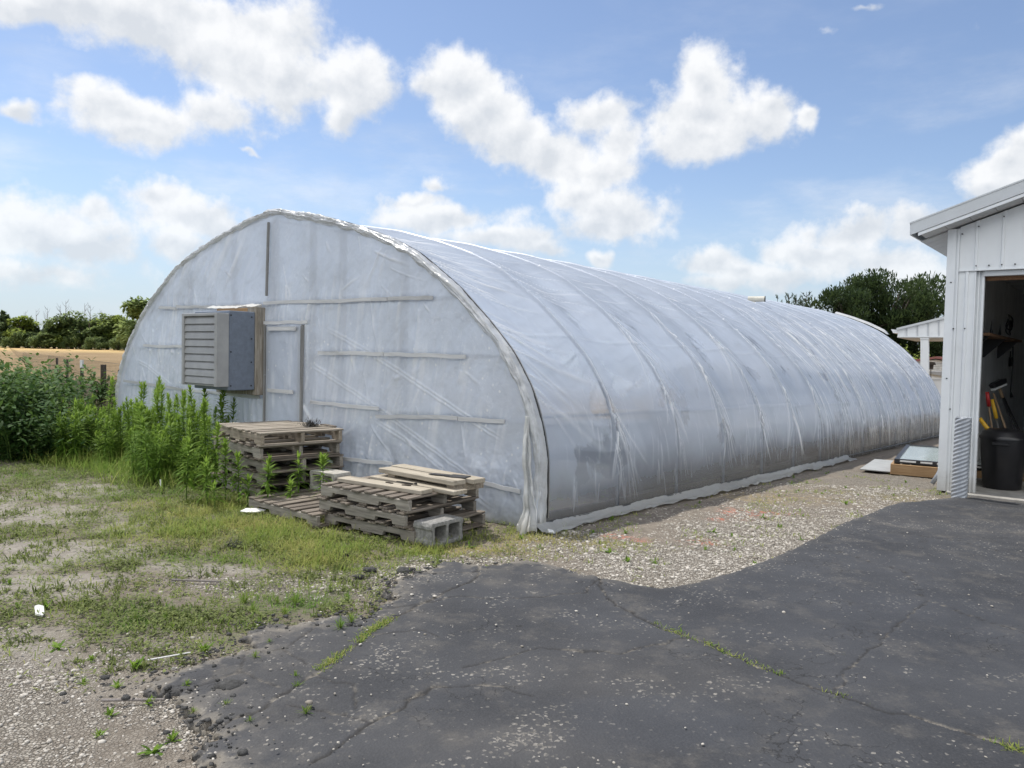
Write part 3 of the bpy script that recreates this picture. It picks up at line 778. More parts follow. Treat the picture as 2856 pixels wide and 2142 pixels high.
A_side = AT[np.argmin(np.abs(ARC[:160, 1] - 1.3))]      # arc length at 1.3 m up
A_top = 4.9
rw = np.random.default_rng(21)
for k in range(1, 15):                                  # fans of folds running down from each hoop
    s0 = k * SP
    for _ in range(26 if k < 8 else 30):
        a0 = rw.uniform(.7, 2.6) if k > 1 else rw.uniform(.5, 1.3)
        dn = rw.uniform(.15, .8) if rw.random() < .75 else -rw.uniform(.1, .45)
        wrinkle(s0 + rw.normal(0, .03), a0, dn, -1, rw.uniform(.3, 1.2) * min(1.2, a0), rw.uniform(.004, .016), rw.uniform(.004, .013), rw.uniform(.3, 1.1), rw.uniform(-.2, .2))
for _ in range(420):                                    # short vertical puckers low down
    s0 = rw.uniform(.4, LEN); a0 = rw.uniform(.3, 1.3)
    wrinkle(s0, a0, rw.uniform(-.25, .35), -1, rw.uniform(.12, .5), rw.uniform(.006, .014), rw.uniform(.003, .007), rw.uniform(.15, .6), rw.uniform(-.15, .15))
for _ in range(900):                                    # close folds on the far bays
    s0 = rw.uniform(8, LEN) ** 1.0; a0 = rw.uniform(.5, 3.6)
    wrinkle(s0, a0, rw.uniform(-.1, .3), -1, rw.uniform(.3, 1.1), rw.uniform(.008, .024), rw.uniform(.004, .012), rw.uniform(.3, 1.0))
for _ in range(240):                                    # tension lines across the upper bays
    k = rw.integers(0, 10); s0 = k * SP + rw.uniform(-.1, .3); a0 = rw.uniform(2.6, A_top)
    wrinkle(s0, a0, 1, -rw.uniform(-.25, .55), rw.uniform(.4, 1.25), rw.uniform(.006, .016), rw.uniform(.003, .008), rw.uniform(.35, 1.1), rw.uniform(-.08, .12))
for _ in range(46):                                     # pulls from the front edge
    a0 = rw.uniform(1.0, 4.8)
    wrinkle(.1, a0, 1, -rw.uniform(.15, 1.0), rw.uniform(.5, 1.6), rw.uniform(.01, .03), rw.uniform(.004, .012), rw.uniform(.25, .9), rw.uniform(-.1, .1))
for z_, a_ in ((0, 1.03), (1, 1.95), (2, 2.95)):        # lengthways seams over the purlins
    crease += .14 * np.exp(-((ag - a_ - .02 * np.sin(sg * 1.4 + z_)) / .008) ** 2); disp += .006 * np.exp(-((ag - a_ - .02 * np.sin(sg * 1.4 + z_)) / .02) ** 2)
disp = np.clip(disp, -.09, .05)
Vc = np.stack([on_arc(AT, s, disp[i]) for i, s in enumerate(S_)])
cover = mesh('cover_sheet', Vc, grid_faces(NA, ns), M['film_side'], gh, {'crease': np.clip(crease, 0, 1.0).ravel(), 'touch': (np.exp(-((drs - .004) / .016) ** 2) * np.clip((zs_ - .3) / .6, 0, 1)).ravel()}, True)

# --- hoops, purlins, base boards behind the sheet
hm = mat_plain('hoop_tube', (.17, .185, .21), .4, .3, .1)
for k in range(15):
    s = min(k * SP, LEN) + (.05 if k == 0 else 0)
    a = np.linspace(.02, AT[-1] - .02, 70)
    MB().tube([tuple(p) for p in on_arc(a, s, -.012)], .017, 8).build('hoop', hm, gh, smooth=True)
for a_ in (1.03, 2.95, AT[-1] / 2, AT[-1] - 2.95):
    MB().tube([tuple(on_arc(np.array([a_]), s, -.115)[0]) for s in np.linspace(.05, LEN, 20)], .012, 6).build('purlin', hm, gh, smooth=True)
for u in (.05, 8.15):
    b = MB()
    for k in range(5):
        s0, s1 = LEN * k / 5, LEN * (k + 1) / 5 - .01
        z0, z1 = -SLOPE * s0, -SLOPE * s1
        b.add([(-u - .02, s0, z0 - .05), (-u + .02, s0, z0 - .05), (-u + .02, s0, z0 + .13), (-u - .02, s0, z0 + .13), (-u - .02, s1, z1 - .05), (-u + .02, s1, z1 - .05), (-u + .02, s1, z1 + .13), (-u - .02, s1, z1 + .13)],
              [(0, 1, 2, 3), (7, 6, 5, 4), (0, 4, 5, 1), (1, 5, 6, 2), (2, 6, 7, 3), (3, 7, 4, 0)])
    b.build('base_board', M['post_wood'], gh)
MB().tube([tuple(on_arc(np.array([.055]), s, .012)[0]) for s in np.linspace(.05, LEN, 40)], .011, 6).build('edge_channel', M['black_metal'], gh)

# --- end wall sheet
BATT = [(6.82, 2.1, 6.34, 2.08), (6.33, 2.1, 5.3, 2.07), (5.28, 2.07, 4.27, 2.07), (4.23, 2.1, 2.01, 2.085), (2.0, 2.085, 1.35, 2.08), (7.28, 1.55, 6.13, 1.55), (6.1, 1.55, 5.1, 1.55), (7.91, 1.01, 6.13, .96), (6.12, .955, 4.3, .95),
        (4.22, 1.86, 3.36, 1.86), (3.15, 1.515, 2.05, 1.52), (2.04, 1.52, .9, 1.507), (3.28, .955, 2.12, .945), (2.16, .865, .99, .925), (.98, .92, .41, .93), (2.72, .36, 1.89, .39), (.83, .36, .21, .32)]
VERT = [(4.13, 3.06, 4.16, 2.18), (3.43, 1.83, 3.46, .02), (4.18, 1.83, 4.19, .02)]
nu, nz = 760, 270
ug = np.concatenate([np.linspace(0, .3, 26), np.linspace(.3, 7.9, nu - 52)[1:-1], np.linspace(7.9, 8.2, 26)])
first = ARC[:np.argmax(ARC[:, 1]) + 1]; last = ARC[np.argmax(ARC[:, 1]):]
h_ = np.where(ug <= 4.1, np.interp(ug, np.maximum.accumulate(first[:, 0]) + np.arange(len(first)) * 1e-9, first[:, 1]), np.interp(ug, last[:, 0] + np.arange(len(last)) * 1e-9, last[:, 1]))
h_[0] = h_[-1] = .62
U = np.repeat(ug[None], nz, 0); T = np.linspace(0, 1, nz)[:, None]; Z = T * h_[None]
dd = (fbm(U * 1.1, Z * 1.1, 3, 101) - .5) * .06 * np.minimum(1, (h_[None] - Z) / .25) + (fbm(U * 3, Z * 2, 3, 103) - .5) * .03 + (fbm(U * 9 + Z * 4, Z * 6, 4, 104) - .5) * .016; cr_n = fbm(U * 8 + Z * 5, Z * 5 - U * 2, 4, 106)
cre = np.clip(1 - np.abs(cr_n - .5) / .018, 0, 1) * .35 * sstep(.4, .6, fbm(U * 1.7, Z * 1.7, 2, 108))
for (u0, z0, u1, z1) in BATT:                          # gathers above and below each batten
    zb = z0 + (U - u0) / (u1 - u0) * (z1 - z0); lat = sstep(-.05, .05, np.minimum(U - min(u0, u1), max(u0, u1) - U))
    dist = Z - zb
    fall = np.where(dist < 0, np.exp(dist / .26), np.exp(-dist / .14)) * lat
    n1 = fbm(U * 15 + (Z - zb) * 2.5 + z0 * 9, Z * .8, 3, 107)
    dd += (n1 - .5) * .036 * fall; cre += np.clip((n1 - .57) * 4.0, 0, 1) * fall
    dd -= .012 * np.exp(-(dist / .03) ** 2) * lat
re = np.random.default_rng(5)
for _ in range(130):                                   # slanting pulls
    u0, z0 = re.uniform(0, 8.2), re.uniform(.1, 2.9)
    an = re.choice([re.uniform(60, 120), re.uniform(20, 60), re.uniform(-30, -18)], p=[.75, .2, .05]); L = re.uniform(.15, .7); w = re.uniform(.006, .022)
    du, dz = -math.cos(R(an)), -math.sin(R(an))
    t = ((U - u0) * du + (Z - z0) * dz) / L; p = -(U - u0) * dz + (Z - z0) * du + re.uniform(-.12, .12) * L * t * t
    f = np.exp(-(p / (w * (.6 + np.clip(t, 0, 1)))) ** 2) * sstep(0, .1, t) * sstep(1, .4, t)
    dd += f * re.uniform(.004, .014); cre += f * re.uniform(.12, .6)
for u0, z0, u1, z1 in ((3.0, 1.75, .4, .75), (3.3, 1.35, .6, .3), (7.5, 1.3, 6.2, .9), (2.2, .8, .5, .1), (4.05, 1.6, 3.5, 1.3)):   # long fold lines
    for o in (0, .035):
        L = math.hypot(u1 - u0, z1 - z0); du, dz = (u1 - u0) / L, (z1 - z0) / L
        t = ((U - u0) * du + (Z - z0) * dz) / L; p = -(U - u0) * dz + (Z - z0) * du + o + .02 * np.sin(t * 5)
        f = np.exp(-(p / .010) ** 2) * sstep(-.02, .05, t) * sstep(1, .9, t)
        cre += f * .4; dd += f * .006
ruf = sstep(.85, .3, Z) * sstep(4.2, 3.2, U)           # slack crumpled foot on the right half
dd += (fbm(U * 4, Z * 4, 4, 111) - .5) * .10 * ruf; cre += np.clip((fbm(U * 5, Z * 5, 4, 113) - .6) * 3, 0, 1) * ruf * .5
ple = sstep(.95, .8, Z) * (U > 4.3)                    # pleated skirt under the fan
np_ = fbm(U * 16, Z * .6, 2, 117); dd += (np_ - .5) * .06 * ple; cre += np.clip((np_ - .55) * 3, 0, 1) * ple * .6
pv = sstep(2.2, 2.8, Z) * sstep(3.9, 5.0, U)
np2 = fbm(U * 9 + Z * 6, Z * 1.2, 2, 119); dd += (np2 - .5) * .03 * pv; cre += np.clip((np2 - .56) * 4, 0, 1) * pv * .8
edge = sstep(0, .06, np.minimum(h_[None] - Z, 9)) ; dd *= np.clip(edge + .15, 0, 1)
Ve = np.stack([-U, -.012 - dd - .015, Z], -1)
mesh('end_wall_sheet', Ve, grid_faces(len(ug), nz)[:, ::-1], M['film_front'], gh, {'crease': np.clip(cre, 0, 1).ravel()}, True)
# timber frame seen faintly behind it
fr = M['frame_wood']
for z_ in (.04, .36, .95, 1.52, 2.08):
    w_ = 4.1 - np.interp(z_, full[:len(PROF), 1], full[:len(PROF), 0]) - .1
    for a, b in ((-4.1 - w_, -4.19), (-3.43, -4.1 + w_)):
        MB().box(a, b, .03, .07, z_ - .02, z_ + .02).build('rail', M['batten'], gh)
for u in (1.9, 2.9, 3.44, 4.18, 5.1, 6.2):
    MB().box(-u - .045, -u + .045, .071, .11, 0, float(np.interp(u if u < 4.1 else 8.2 - u, first[:, 0], first[:, 1])) - .08).build('stud', fr, gh)
br = random.Random(3)
for (u0, z0, u1, z1) in BATT:
    b = MB(); n = 6; th = .012; hw = .019
    V = []; base = .046
    for i in range(n + 1):
        t = i / n; u = u0 + (u1 - u0) * t; z = z0 + (z1 - z0) * t + br.uniform(-.006, .006)
        for y_, q in ((-base - th, -hw), (-base - th, hw), (-base, hw), (-base, -hw)): V.append((-u, y_, z + q))
    F = [(i * 4 + k, i * 4 + (k + 1) % 4, i * 4 + 4 + (k + 1) % 4, i * 4 + 4 + k) for i in range(n) for k in range(4)] + [(3, 2, 1, 0), (n * 4, n * 4 + 1, n * 4 + 2, n * 4 + 3)]
    b.add(V, F); b.build('batten', M['batten'], gh)
for i, (u0, z0, u1, z1) in enumerate(VERT):
    b = MB()
    for k in range(3):
        ta, tb = k / 3, (k + 1) / 3 - .002
        b.add([(-(u0 + (u1 - u0) * t) + q, y, z0 + (z1 - z0) * t) for t in (ta, tb) for q, y in ((-.013, -.07), (.013, -.07), (.013, -.045), (-.013, -.045))],
              [(0, 1, 5, 4), (1, 2, 6, 5), (2, 3, 7, 6), (3, 0, 4, 7), (3, 2, 1, 0), (4, 5, 6, 7)])
    b.build('batten', M['batten_v'], gh)
# door: its own sheet on a light frame
dr = empty('door', (0, 0, 0)); dr.parent = gh
uu, zz = np.meshgrid(np.linspace(3.47, 4.15, 50), np.linspace(.02, 1.82, 90))
d2 = (fbm(uu * 5, zz * 3, 3, 121) - .5) * .03 * np.minimum(1, np.minimum(uu - 3.47, 4.15 - uu) / .06)
c2_ = np.clip((fbm(uu * 9, zz * 3, 3, 123) - .62) * 3, 0, 1)
mesh('door_sheet', np.stack([-uu, -.062 - d2, zz], -1), grid_faces(50, 90)[:, ::-1], M['film_front'], dr, {'crease': c2_.ravel()}, True)
for u0, z0, u1, z1 in ((4.07, 1.785, 3.52, 1.79), (4.06, 1.05, 3.56, 1.04), (4.06, .36, 3.56, .36)):
    MB().box(-u0, -u1, -.1, -.085, z0 - .022, z0 + .022).build('door_batten', M['batten'], dr)
MB().box(-4.15, -4.10, -.052, -.03, .02, 1.82).box(-3.52, -3.47, -.052, -.03, .02, 1.82).box(-4.099, -3.521, -.05, -.03, 1.77, 1.82).build('door_frame', M['batten_v'], dr)

# --- rolled film over the front hoop
na, nq = 620, 22
aa = np.linspace(.04, AT[-1] - .04, na); qq = np.linspace(0, 1, nq)
A2, Q2 = np.meshgrid(aa, qq, indexing='ij')
uA = np.interp(A2, AT, ARC[:, 0]); zA = np.interp(A2, AT, ARC[:, 1]); nU = np.interp(A2, AT, NRM[:, 0]); nZ = np.interp(A2, AT, NRM[:, 1])
wid = .06 + .05 * fbm(A2 * 1.6, A2 * 0, 3, 131) + .03 * (vn(A2 * 9, A2 * 0, 133) - .5)
wid = wid * np.where(uA < 4.1, 1.0, .8)
inw = np.where(Q2 < .3, 0, (Q2 - .3) / .7) * wid
sp_ = np.where(Q2 < .3, .045 - .075 * Q2 / .3, -.03)
cr1 = fbm(A2 * 4.5 + Q2 * 3, Q2 * 8, 4, 137) - .5; cr2 = fbm(A2 * 16, Q2 * 6 + A2 * 3, 3, 139) - .5
bul = np.sin(np.clip((Q2 - .2) / .8, 0, 1) * np.pi) ** .7 * .035
offn = .018 + cr1 * .028 * (Q2 < .5) - inw + cr2 * .012
s2 = sp_ - bul - cr1 * .05 - cr2 * .028 * (Q2 > .15)
s2 = np.where(Q2 > .93, np.minimum(s2, -.04), s2)
zz_ = zA + nZ * offn
V = np.stack([-(uA + nU * offn), s2, zz_], -1)
mesh('rolled_edge', V, grid_faces(nq, na), M['film_roll'], gh, {'crease': np.clip(.05 + cr1 * 1.8, 0, 1).ravel()}, True)
MB().tube([tuple(p) for p in on_arc(np.linspace(.1, AT[-1] - .1, 160), .055, .012)], .009, 6).build('edge_channel', M['black_metal'], gh)
MB().tube([tuple(p) for p in on_arc(np.linspace(.1, AT[-1] - .1, 160), .085, .006)], .006, 6).build('edge_channel', M['steel'], gh)
# loose tail gathered down the right corner
nt_, nf = 70, 60
tt = np.linspace(0, 1, nt_)[:, None]; pf = np.linspace(0, 1, nf)[None]
zc = 1.0 * (1 - tt) + 0 * pf
uc = .13 - .08 * tt ** 1.3; hwid = .005 + .045 * tt ** .8 + .05 * sstep(.75, 1, tt)
uT = uc + (pf - .5) * 2 * hwid + .012 * np.sin(pf * 31 + tt * 4)
sT = -.07 - .022 * np.sin(pf * 23 + tt * 3) - .05 * np.sin(np.pi * pf) * np.clip(tt * 3, .2, 1) - (fbm(tt * 7 + 0 * pf, pf * 5 + 0 * tt, 3, 141) - .5) * .05 - .09 * sstep(.8, 1, tt)
mesh('film_tail', np.stack([-uT, sT, zc + .004 + .02 * np.sin(pf * 9) * (tt > .95)], -1), grid_faces(nf, nt_), M['film_roll'], gh, {'crease': np.clip(.2 + .4 * np.sin(pf * 23 + tt * 3), 0, 1).ravel()}, True)
# skirt lying on the gravel along the right side
nk, nw = 260, 14
ss = np.linspace(-.12, 9.2, nk)[:, None]; qk = np.linspace(0, 1, nw)[None]
wk = .13 + .20 * (fbm(ss * 1.6, 0 * ss, 4, 151) - .35) + .04 * sstep(.6, 0, ss)
vk = .015 + qk * wk; xk = P0[0] + XV[0] * vk + AX[0] * ss; yk = P0[1] + XV[1] * vk + AX[1] * ss
zk = ground_z(xk, yk) + .02 + .06 * (1 - qk) ** 3 + (fbm(ss * 6 + qk * 2, qk * 4 + 0 * ss, 4, 153) - .35) * .045 * (.3 + qk)
mesh('ground_skirt', np.stack([vk + 0 * ss, ss + 0 * qk, zk], -1), grid_faces(nw, nk), M['film_roll'], gh, {'crease': np.clip(fbm(ss * 7, qk * 4 + 0 * ss, 3, 157) - .3, 0, 1).ravel()}, True)
# far end wall and its raised edge
fe = on_arc(np.linspace(0, AT[-1], 90), LEN - .02, -.02)
cen = np.array([[-4.1, LEN - .02, -.3]])
mesh('far_end_sheet', np.concatenate([fe, cen]), np.array([(i, i + 1, 90) for i in range(89)]), M['film_front'], gh, {'crease': np.zeros(91)})
af = np.linspace(3.15, 4.7, 90)[:, None]; qf = np.linspace(0, 1, 10)[None]
A3 = af + 0 * qf
pts = on_arc(A3.ravel(), 0, (.02 + .06 * np.sin(np.pi * qf) * sstep(3.1, 3.3, af) + 0 * A3).ravel()).reshape(90, 10, 3)
pts[..., 1] = LEN - .12 + .3 * qf + .03 * (fbm(af * 5, qf * 2 + 0 * af, 3, 161) - .5); pts[..., 2] += shear(np.interp(A3, AT, ARC[:, 1]), LEN)
mesh('rolled_edge', pts, grid_faces(10, 90), M['film_roll'], gh, {'crease': np.full(900, .3)}, True)

# --- fan housing on the end wall
fan = empty('exhaust_fan', (0, 0, 0)); fan.parent = gh
b = MB(); b.box(-4.42, -4.235, -.15, -.02, .98, 2.045).build('frame_board', M['frame_wood'], fan, .006)
MB().box(-5.12, -4.425, -.15, -.02, 1.99, 2.04).build('frame_board', M['pine'], fan, .006)
MB().box(-5.12, -4.425, -.15, -.02, .98, 1.03).build('frame_board', M['frame_wood'], fan, .006)
MB().box(-5.12, -5.0, -.15, -.02, 1.032, 1.988).build('frame_board', M['frame_wood'], fan, .006)
MB().box(-5.02, -4.25, -.50, -.152, 1.045, 1.985).build('housing', M['galv'], fan, .008)
b = MB()
for y_, zs in ((-.47, (1.93, 1.5, 1.1)), (-.2, (1.92, 1.66, 1.38, 1.1))):
    for z_ in zs: MB().box(-4.249, -4.243, y_ - .008, y_ + .008, z_ - .008, z_ + .008).build('screw', M['black_metal'], fan)
lv = MB()
lv.box(-5.03, -4.985, -.66, -.502, 1.09, 1.95).box(-4.29, -4.235, -.66, -.502, 1.09, 1.95).box(-4.985, -4.29, -.66, -.502, 1.915, 1.95).box(-4.985, -4.29, -.62, -.502, 1.09, 1.115)
lv.build('louver_frame', M['louver'], fan, .004)
for k in range(9):
    z0 = 1.118 + k * .0885
    b = MB(); b.add([(x, y, z) for x in (-4.984, -4.291) for y, z in ((-.645, z0), (-.637, z0 - .003), (-.612, z0 + .0845), (-.620, z0 + .0875), (-.638, z0 + .052), (-.631, z0 + .048))],
                    [(0, 6, 7, 1), (0, 4, 10, 6), (4, 3, 9, 10), (3, 2, 8, 9), (2, 5, 11, 8), (5, 1, 7, 11), (0, 1, 5, 4), (4, 5, 2, 3), (6, 10, 11, 7), (10, 9, 8, 11)])
    b.build('louver_blade', M['louver'], fan)
MB().box(-4.984, -4.291, -.56, -.55, 1.116, 1.914).build('backing', M['black_metal'], fan)
# torn white strip of film above it
u_ = np.linspace(0, 1, 60)[:, None]; q_ = np.linspace(0, 1, 6)[None]
mesh('film_strip', np.stack([-5.35 + 1.15 * u_ + 0 * q_, -.17 + .10 * q_ + .02 * (fbm(u_ * 14, q_ * 2 + 0 * u_, 3, 171) - .5), 2.045 + .035 * q_ + .05 * (fbm(u_ * 9, q_ * 0 + 0 * u_, 3, 173) - .5)], -1), grid_faces(6, 60), M['film_roll'], fan, {'crease': np.full(360, .8)}, True)

# vent cowl showing above the far ridge
pc = at(2115, 834, 17.0); cw = empty('vent_cowl', pc, TH + .3)
tag(cw, 'beige tube vent sticking up behind the greenhouse ridge', 'vent')
MB().tube([(-.22, 0, 0), (.13, 0, 0)], .06, 18).build('tube', M['beige'], cw, smooth=False)
MB().tube([(.131, 0, 0), (.15, 0, 0)], .064, 18).build('mouth', M['black_metal'], cw)
MB().tube([(-.1, 0, -.05), (-.1, 0, -1.0)], .04, 8).build('pole', M['beige'], cw)

# --- things inside, seen dimly through the sheet
def bench(v0, s0, s1, name_label):
    z0 = -SLOPE * (s0 + s1) / 2
    w = wp(v0, (s0 + s1) / 2); e = empty('growing_bench', (w[0], w[1], z0), TH)
    tag(e, name_label, 'bench')
    hl = (s1 - s0) / 2
    MB().box(-1.0, .0, -hl, hl, .46, .52).build('bench_top', M['post_wood'], e)
    MB().box(-.03, 0, -hl, hl, .1, .455).build('side_panel', M['post_wood'], e)
    for sx in (-.95, -.09):
        for sy in (-hl + .1, hl - .1):
            MB().box(sx, sx + .05, sy, sy + .05, 0, .455).build('leg', M['post_wood'], e)
    return e


bench(-.32, 1.75, 6.4, 'long dark bench standing behind the clear side sheet nearest the corner')
bench(-.32, 6.7, 12.0, 'second dark bench further back behind the clear side sheet')
tb = empty('storage_tote', wp(-.75, 2.35, .48), TH); tag(tb, 'pale grey box on the bench behind the greenhouse side sheet', 'box')
MB().box(-.3, .3, -.5, .5, 0.0, .28).build('body', mat_plain('tote_grey', (.35, .36, .36), .6), tb, .01)
MB().box(-.32, .32, -.52, .52, .281, .31).build('lid', mat_plain('tote_lid', (.42, .42, .41), .6), tb, .008)
"""inside floor reads through the film by itself"""

# ================================================================ GARAGE
G0 = np.array([5.67, 10.14, 0.0])
ga = empty('garage', G0, TH); tag(ga, 'white metal sided garage with an open doorway on the right', 'garage')
HB, W_, D_ = -.15, 7.0, 8.5
roofz = lambda v: 3.27 + .335 * min(max(v, -.6), 2 * 3.5 - max(v, -.6))
OP0, OP1, OPZ = .41, 3.3, 2.67


def panel_strip(v0, v1, z0, z1f, ribs, name):
    """front sheet with raised ribs between v0 and v1; z1f gives the top edge"""
    vs = [v0]
    for r in ribs:
        if v0 + .03 < r < v1 - .03: vs += [r - .022, r - .012, r + .012, r + .022]
    vs.append(v1); pts = []
    for v in vs:
        rib = any(abs(v - r) < .013 for r in ribs)
        pts.append((v, -.018 if rib else 0.0))
    b = MB(); V = []
    for v, y in pts: V += [(v, y, z0), (v, y, z1f(v))]
    F = [(2 * i, 2 * i + 2, 2 * i + 3, 2 * i + 1) for i in range(len(pts) - 1)]
    n = len(V)
    V += [(v0, .06, z0), (v0, .06, z1f(v0)), (v1, .06, z0), (v1, .06, z1f(v1))]
    F += [(0, 1, n + 1, n), (n - 2, n + 2, n + 3, n - 1), (n, n + 1, n + 3, n + 2)]
    b.add(V, F, .5); return b.build(name, M['white_metal'], ga)


ribs = [.315 + .287 * k for k in range(24)]
for v0 in np.arange(.126, W_ - .1, 1.3):
    v1 = min(v0 + 1.3, W_ - .1)
    if v0 < 3.5 < v1:
        panel_strip(v0, 3.5, 2.75, roofz, ribs, 'front_panel'); panel_strip(3.5, v1, 2.75, roofz, ribs, 'front_panel')
    else: panel_strip(v0, v1, 2.75, roofz, ribs, 'front_panel')
panel_strip(.126, .31, HB, lambda v: 2.735, [.225], 'front_panel')
panel_strip(OP1 + .1, W_ - .1, HB, lambda v: 2.735, ribs, 'front_panel')
# corner post trim with a step
b = MB(); b.prism([(-.015, .12), (-.015, -.022), (.085, -.022), (.085, -.010), (.105, -.010), (.105, -.028), (.125, -.028), (.125, -.001), (.0, -.001), (.0, .12)], HB + .02, 3.29, .5, plane='xy').build('corner_trim', M['white_metal'], ga)
MB().box(.13, W_ - .1, -.03, -.002, 2.737, 2.749).build('drip_flashing', M['white_metal'], ga)
# door jamb: stepped white trim and shaded return
MB().prism([(.3105, -.008), (.325, -.008), (.325, .05), (.345, .05), (.345, .035), (.36, .035), (.36, .07), (.385, .07), (.385, .05), (.41, .05), (.41, .13), (.3105, .13)], HB, 2.735, .5, plane='xy').build('door_jamb', M['white_metal'], ga)
MB().box(OP1, OP1 + .1, -.008, .13, HB, 2.735).build('door_jamb', M['white_metal'], ga)
MB().box(.4105, OP1 - .001, .02, .13, OPZ, 2.7345).build('door_header', M['trim_grey'], ga)
MB().box(.4105, OP1 - .001, .132, .17, OPZ - .05, OPZ + .1).build('header_beam', M['shelf'], ga)
# side, back walls and inner faces
MB().box(0, .09, .121, D_, HB, 3.29).build('side_wall', M['white_metal'], ga)
MB().box(W_ - .09, W_, .07, D_, HB, 3.29).build('side_wall', M['white_metal'], ga)
MB().prism([(.0, HB), (W_, HB), (W_, 3.29), (3.5, 4.44), (0, 3.29)], D_ + .001, D_ + .1).build('back_wall', M['white_metal'], ga)
MB().box(.091, .11, .135, D_ - .02, HB + .001, 3.2).build('inner_wall', M['inner_wall'], ga)
MB().box(.111, W_ - .1, D_ - .03, D_ - .001, HB + .001, 3.2).build('inner_wall', M['inner_wall'], ga)
MB().box(.112, W_ - .1, .2, D_ - .04, 3.0, 3.03).build('ceiling', M['inner_wall'], ga)
MB().box(.1, W_ - .1, -.12, D_, HB - .2, HB + .028).build('floor_slab', M['slab'], ga, .008)
# roof with rake fascia and soffit
for sg_, nm in ((1, 'roof'), (-1, 'roof')):
    f = (lambda v: v) if sg_ > 0 else (lambda v: W_ - v)
    zt = lambda v: 3.50 + .335 * v
    V = []
    for v in (-.40, 3.5):
        for y in (-.37, D_ + .3): V += [(f(v), y, zt(v) - .02), (f(v), y, zt(v))]
    MB().add(V, [(0, 2, 6, 4), (1, 5, 7, 3), (0, 1, 3, 2), (4, 6, 7, 5), (0, 4, 5, 1), (2, 3, 7, 6)]).build(nm, M['trim_grey'], ga)
    V = []
    for v in (-.385, 3.5):
        for y in (-.362, -.345): V += [(f(v), y, zt(v) - .165), (f(v), y, zt(v) - .0205)]
    MB().add(V, [(0, 2, 6, 4), (1, 5, 7, 3), (0, 1, 3, 2), (4, 6, 7, 5), (0, 4, 5, 1), (2, 3, 7, 6)]).build('rake_fascia', M['trim_grey'], ga)
    V = []
    for v in (-.30, 3.5):
        for y in (-.352, -.325): V += [(f(v), y, zt(v) - .21), (f(v), y, zt(v) - .171)]
    MB().add(V, [(0, 2, 6, 4), (1, 5, 7, 3), (0, 1, 3, 2), (4, 6, 7, 5), (0, 4, 5, 1), (2, 3, 7, 6)]).build('rake_fascia', M['white_metal'], ga)
    b = MB(); n_ = 14
    for k in range(n_):                                  # soffit boards
        va, vb = -.27 + (3.77) * k / n_, -.27 + 3.77 * (k + 1) / n_ - .006
        V = []
        for v in (va, vb):
            for y in (-.324, -.001): V += [(f(v), y, zt(v) - .212), (f(v), y, zt(v) - .2)]
        b.add(V, [(0, 2, 6, 4), (1, 5, 7, 3), (0, 1, 3, 2), (4, 6, 7, 5), (0, 4, 5, 1), (2, 3, 7, 6)])
    b.build('soffit', M['shade_trim'], ga)
    b = MB()
    for k in range(30):
        y0 = .0 + k * .29
        V = []
        for v in (-.33, -.001):
            for y in (y0, y0 + .28): V += [(f(v), y, zt(v) - .235), (f(v), y, zt(v) - .22)]
        b.add(V, [(0, 2, 6, 4), (1, 5, 7, 3), (0, 1, 3, 2), (4, 6, 7, 5), (0, 4, 5, 1), (2, 3, 7, 6)])
    b.build('soffit', M['shade_trim'], ga)
    V = []
    for v in (-.40, -.385):
        for y in (-.344, D_ + .3): V += [(f(v), y, zt(v) - .16), (f(v), y, zt(v) - .021)]
    MB().add(V, [(0, 2, 6, 4), (1, 5, 7, 3), (0, 1, 3, 2), (4, 6, 7, 5), (0, 4, 5, 1), (2, 3, 7, 6)]).build('eave_fascia', M['trim_grey'], ga)
b = MB()
for v, z in ((.10, .95), (.045, 1.35), (.095, 2.0), (.225, 2.0), (.32, 2.80), (.6, 2.80), (.46, 2.80), (.74, 2.80), (.6, 3.40), (.33, 3.30), (.045, 2.6), (.15, 3.22)):
    MB().box(v - .007, v + .007, -.034, -.0005, z - .007, z + .007).build('screw', M['black_metal'], ga)
MB().tube([(-.01, .5, .4), (-.03, .5, .2), (-.09, .48, .02), (-.16, .46, -.12)], .03, 12).build('downspout', M['pipe'], ga, smooth=True)
sh = empty('shelf', (0, 0, 0)); sh.parent = ga
MB().box(.111, .43, .55, 4.3, 1.93, 1.965).build('shelf_board', M['shelf'], sh)
for y_ in (.8, 2.4, 4.0): MB().prism([(.111, 1.65), (.13, 1.65), (.40, 1.929), (.111, 1.929)], y_, y_ + .03).build('shelf_bracket', M['black_metal'], sh)


def gp(v, y, z): p = G0 + XV * v + AX * y; return (p[0], p[1], z)


FL = HB + .028
# corrugated post guard
pg = empty('post_guard', gp(.325, -.56, -.135), TH); tag(pg, 'spiral ribbed galvanised steel pipe standing by the garage door post', 'pipe')
n, rings, r0 = 40, 150, .088
V = []; F = []
for i in range(rings + 1):
    z = 1.02 * i / rings
    for k in range(n):
        a = 2 * math.pi * k / n; r = r0 + .0042 * math.sin((z / .05 - k / n * 5) * 2 * math.pi)
        V.append((r * math.cos(a) + .012 * i / rings, r * math.sin(a), z))
for i in range(rings):
    for k in range(n): F.append((i * n + k, i * n + (k + 1) % n, (i + 1) * n + (k + 1) % n, (i + 1) * n + k))
o = mesh('pipe', V, np.array(F), M['pipe'], pg, smooth=True)
o.modifiers.new('wall', 'SOLIDIFY').thickness = .004
MB().lathe([(.0, 1.0), (.078, 1.0)], 30, M=Matrix.Translation((.012, 0, 0))).build('fill', M['concrete'], pg)

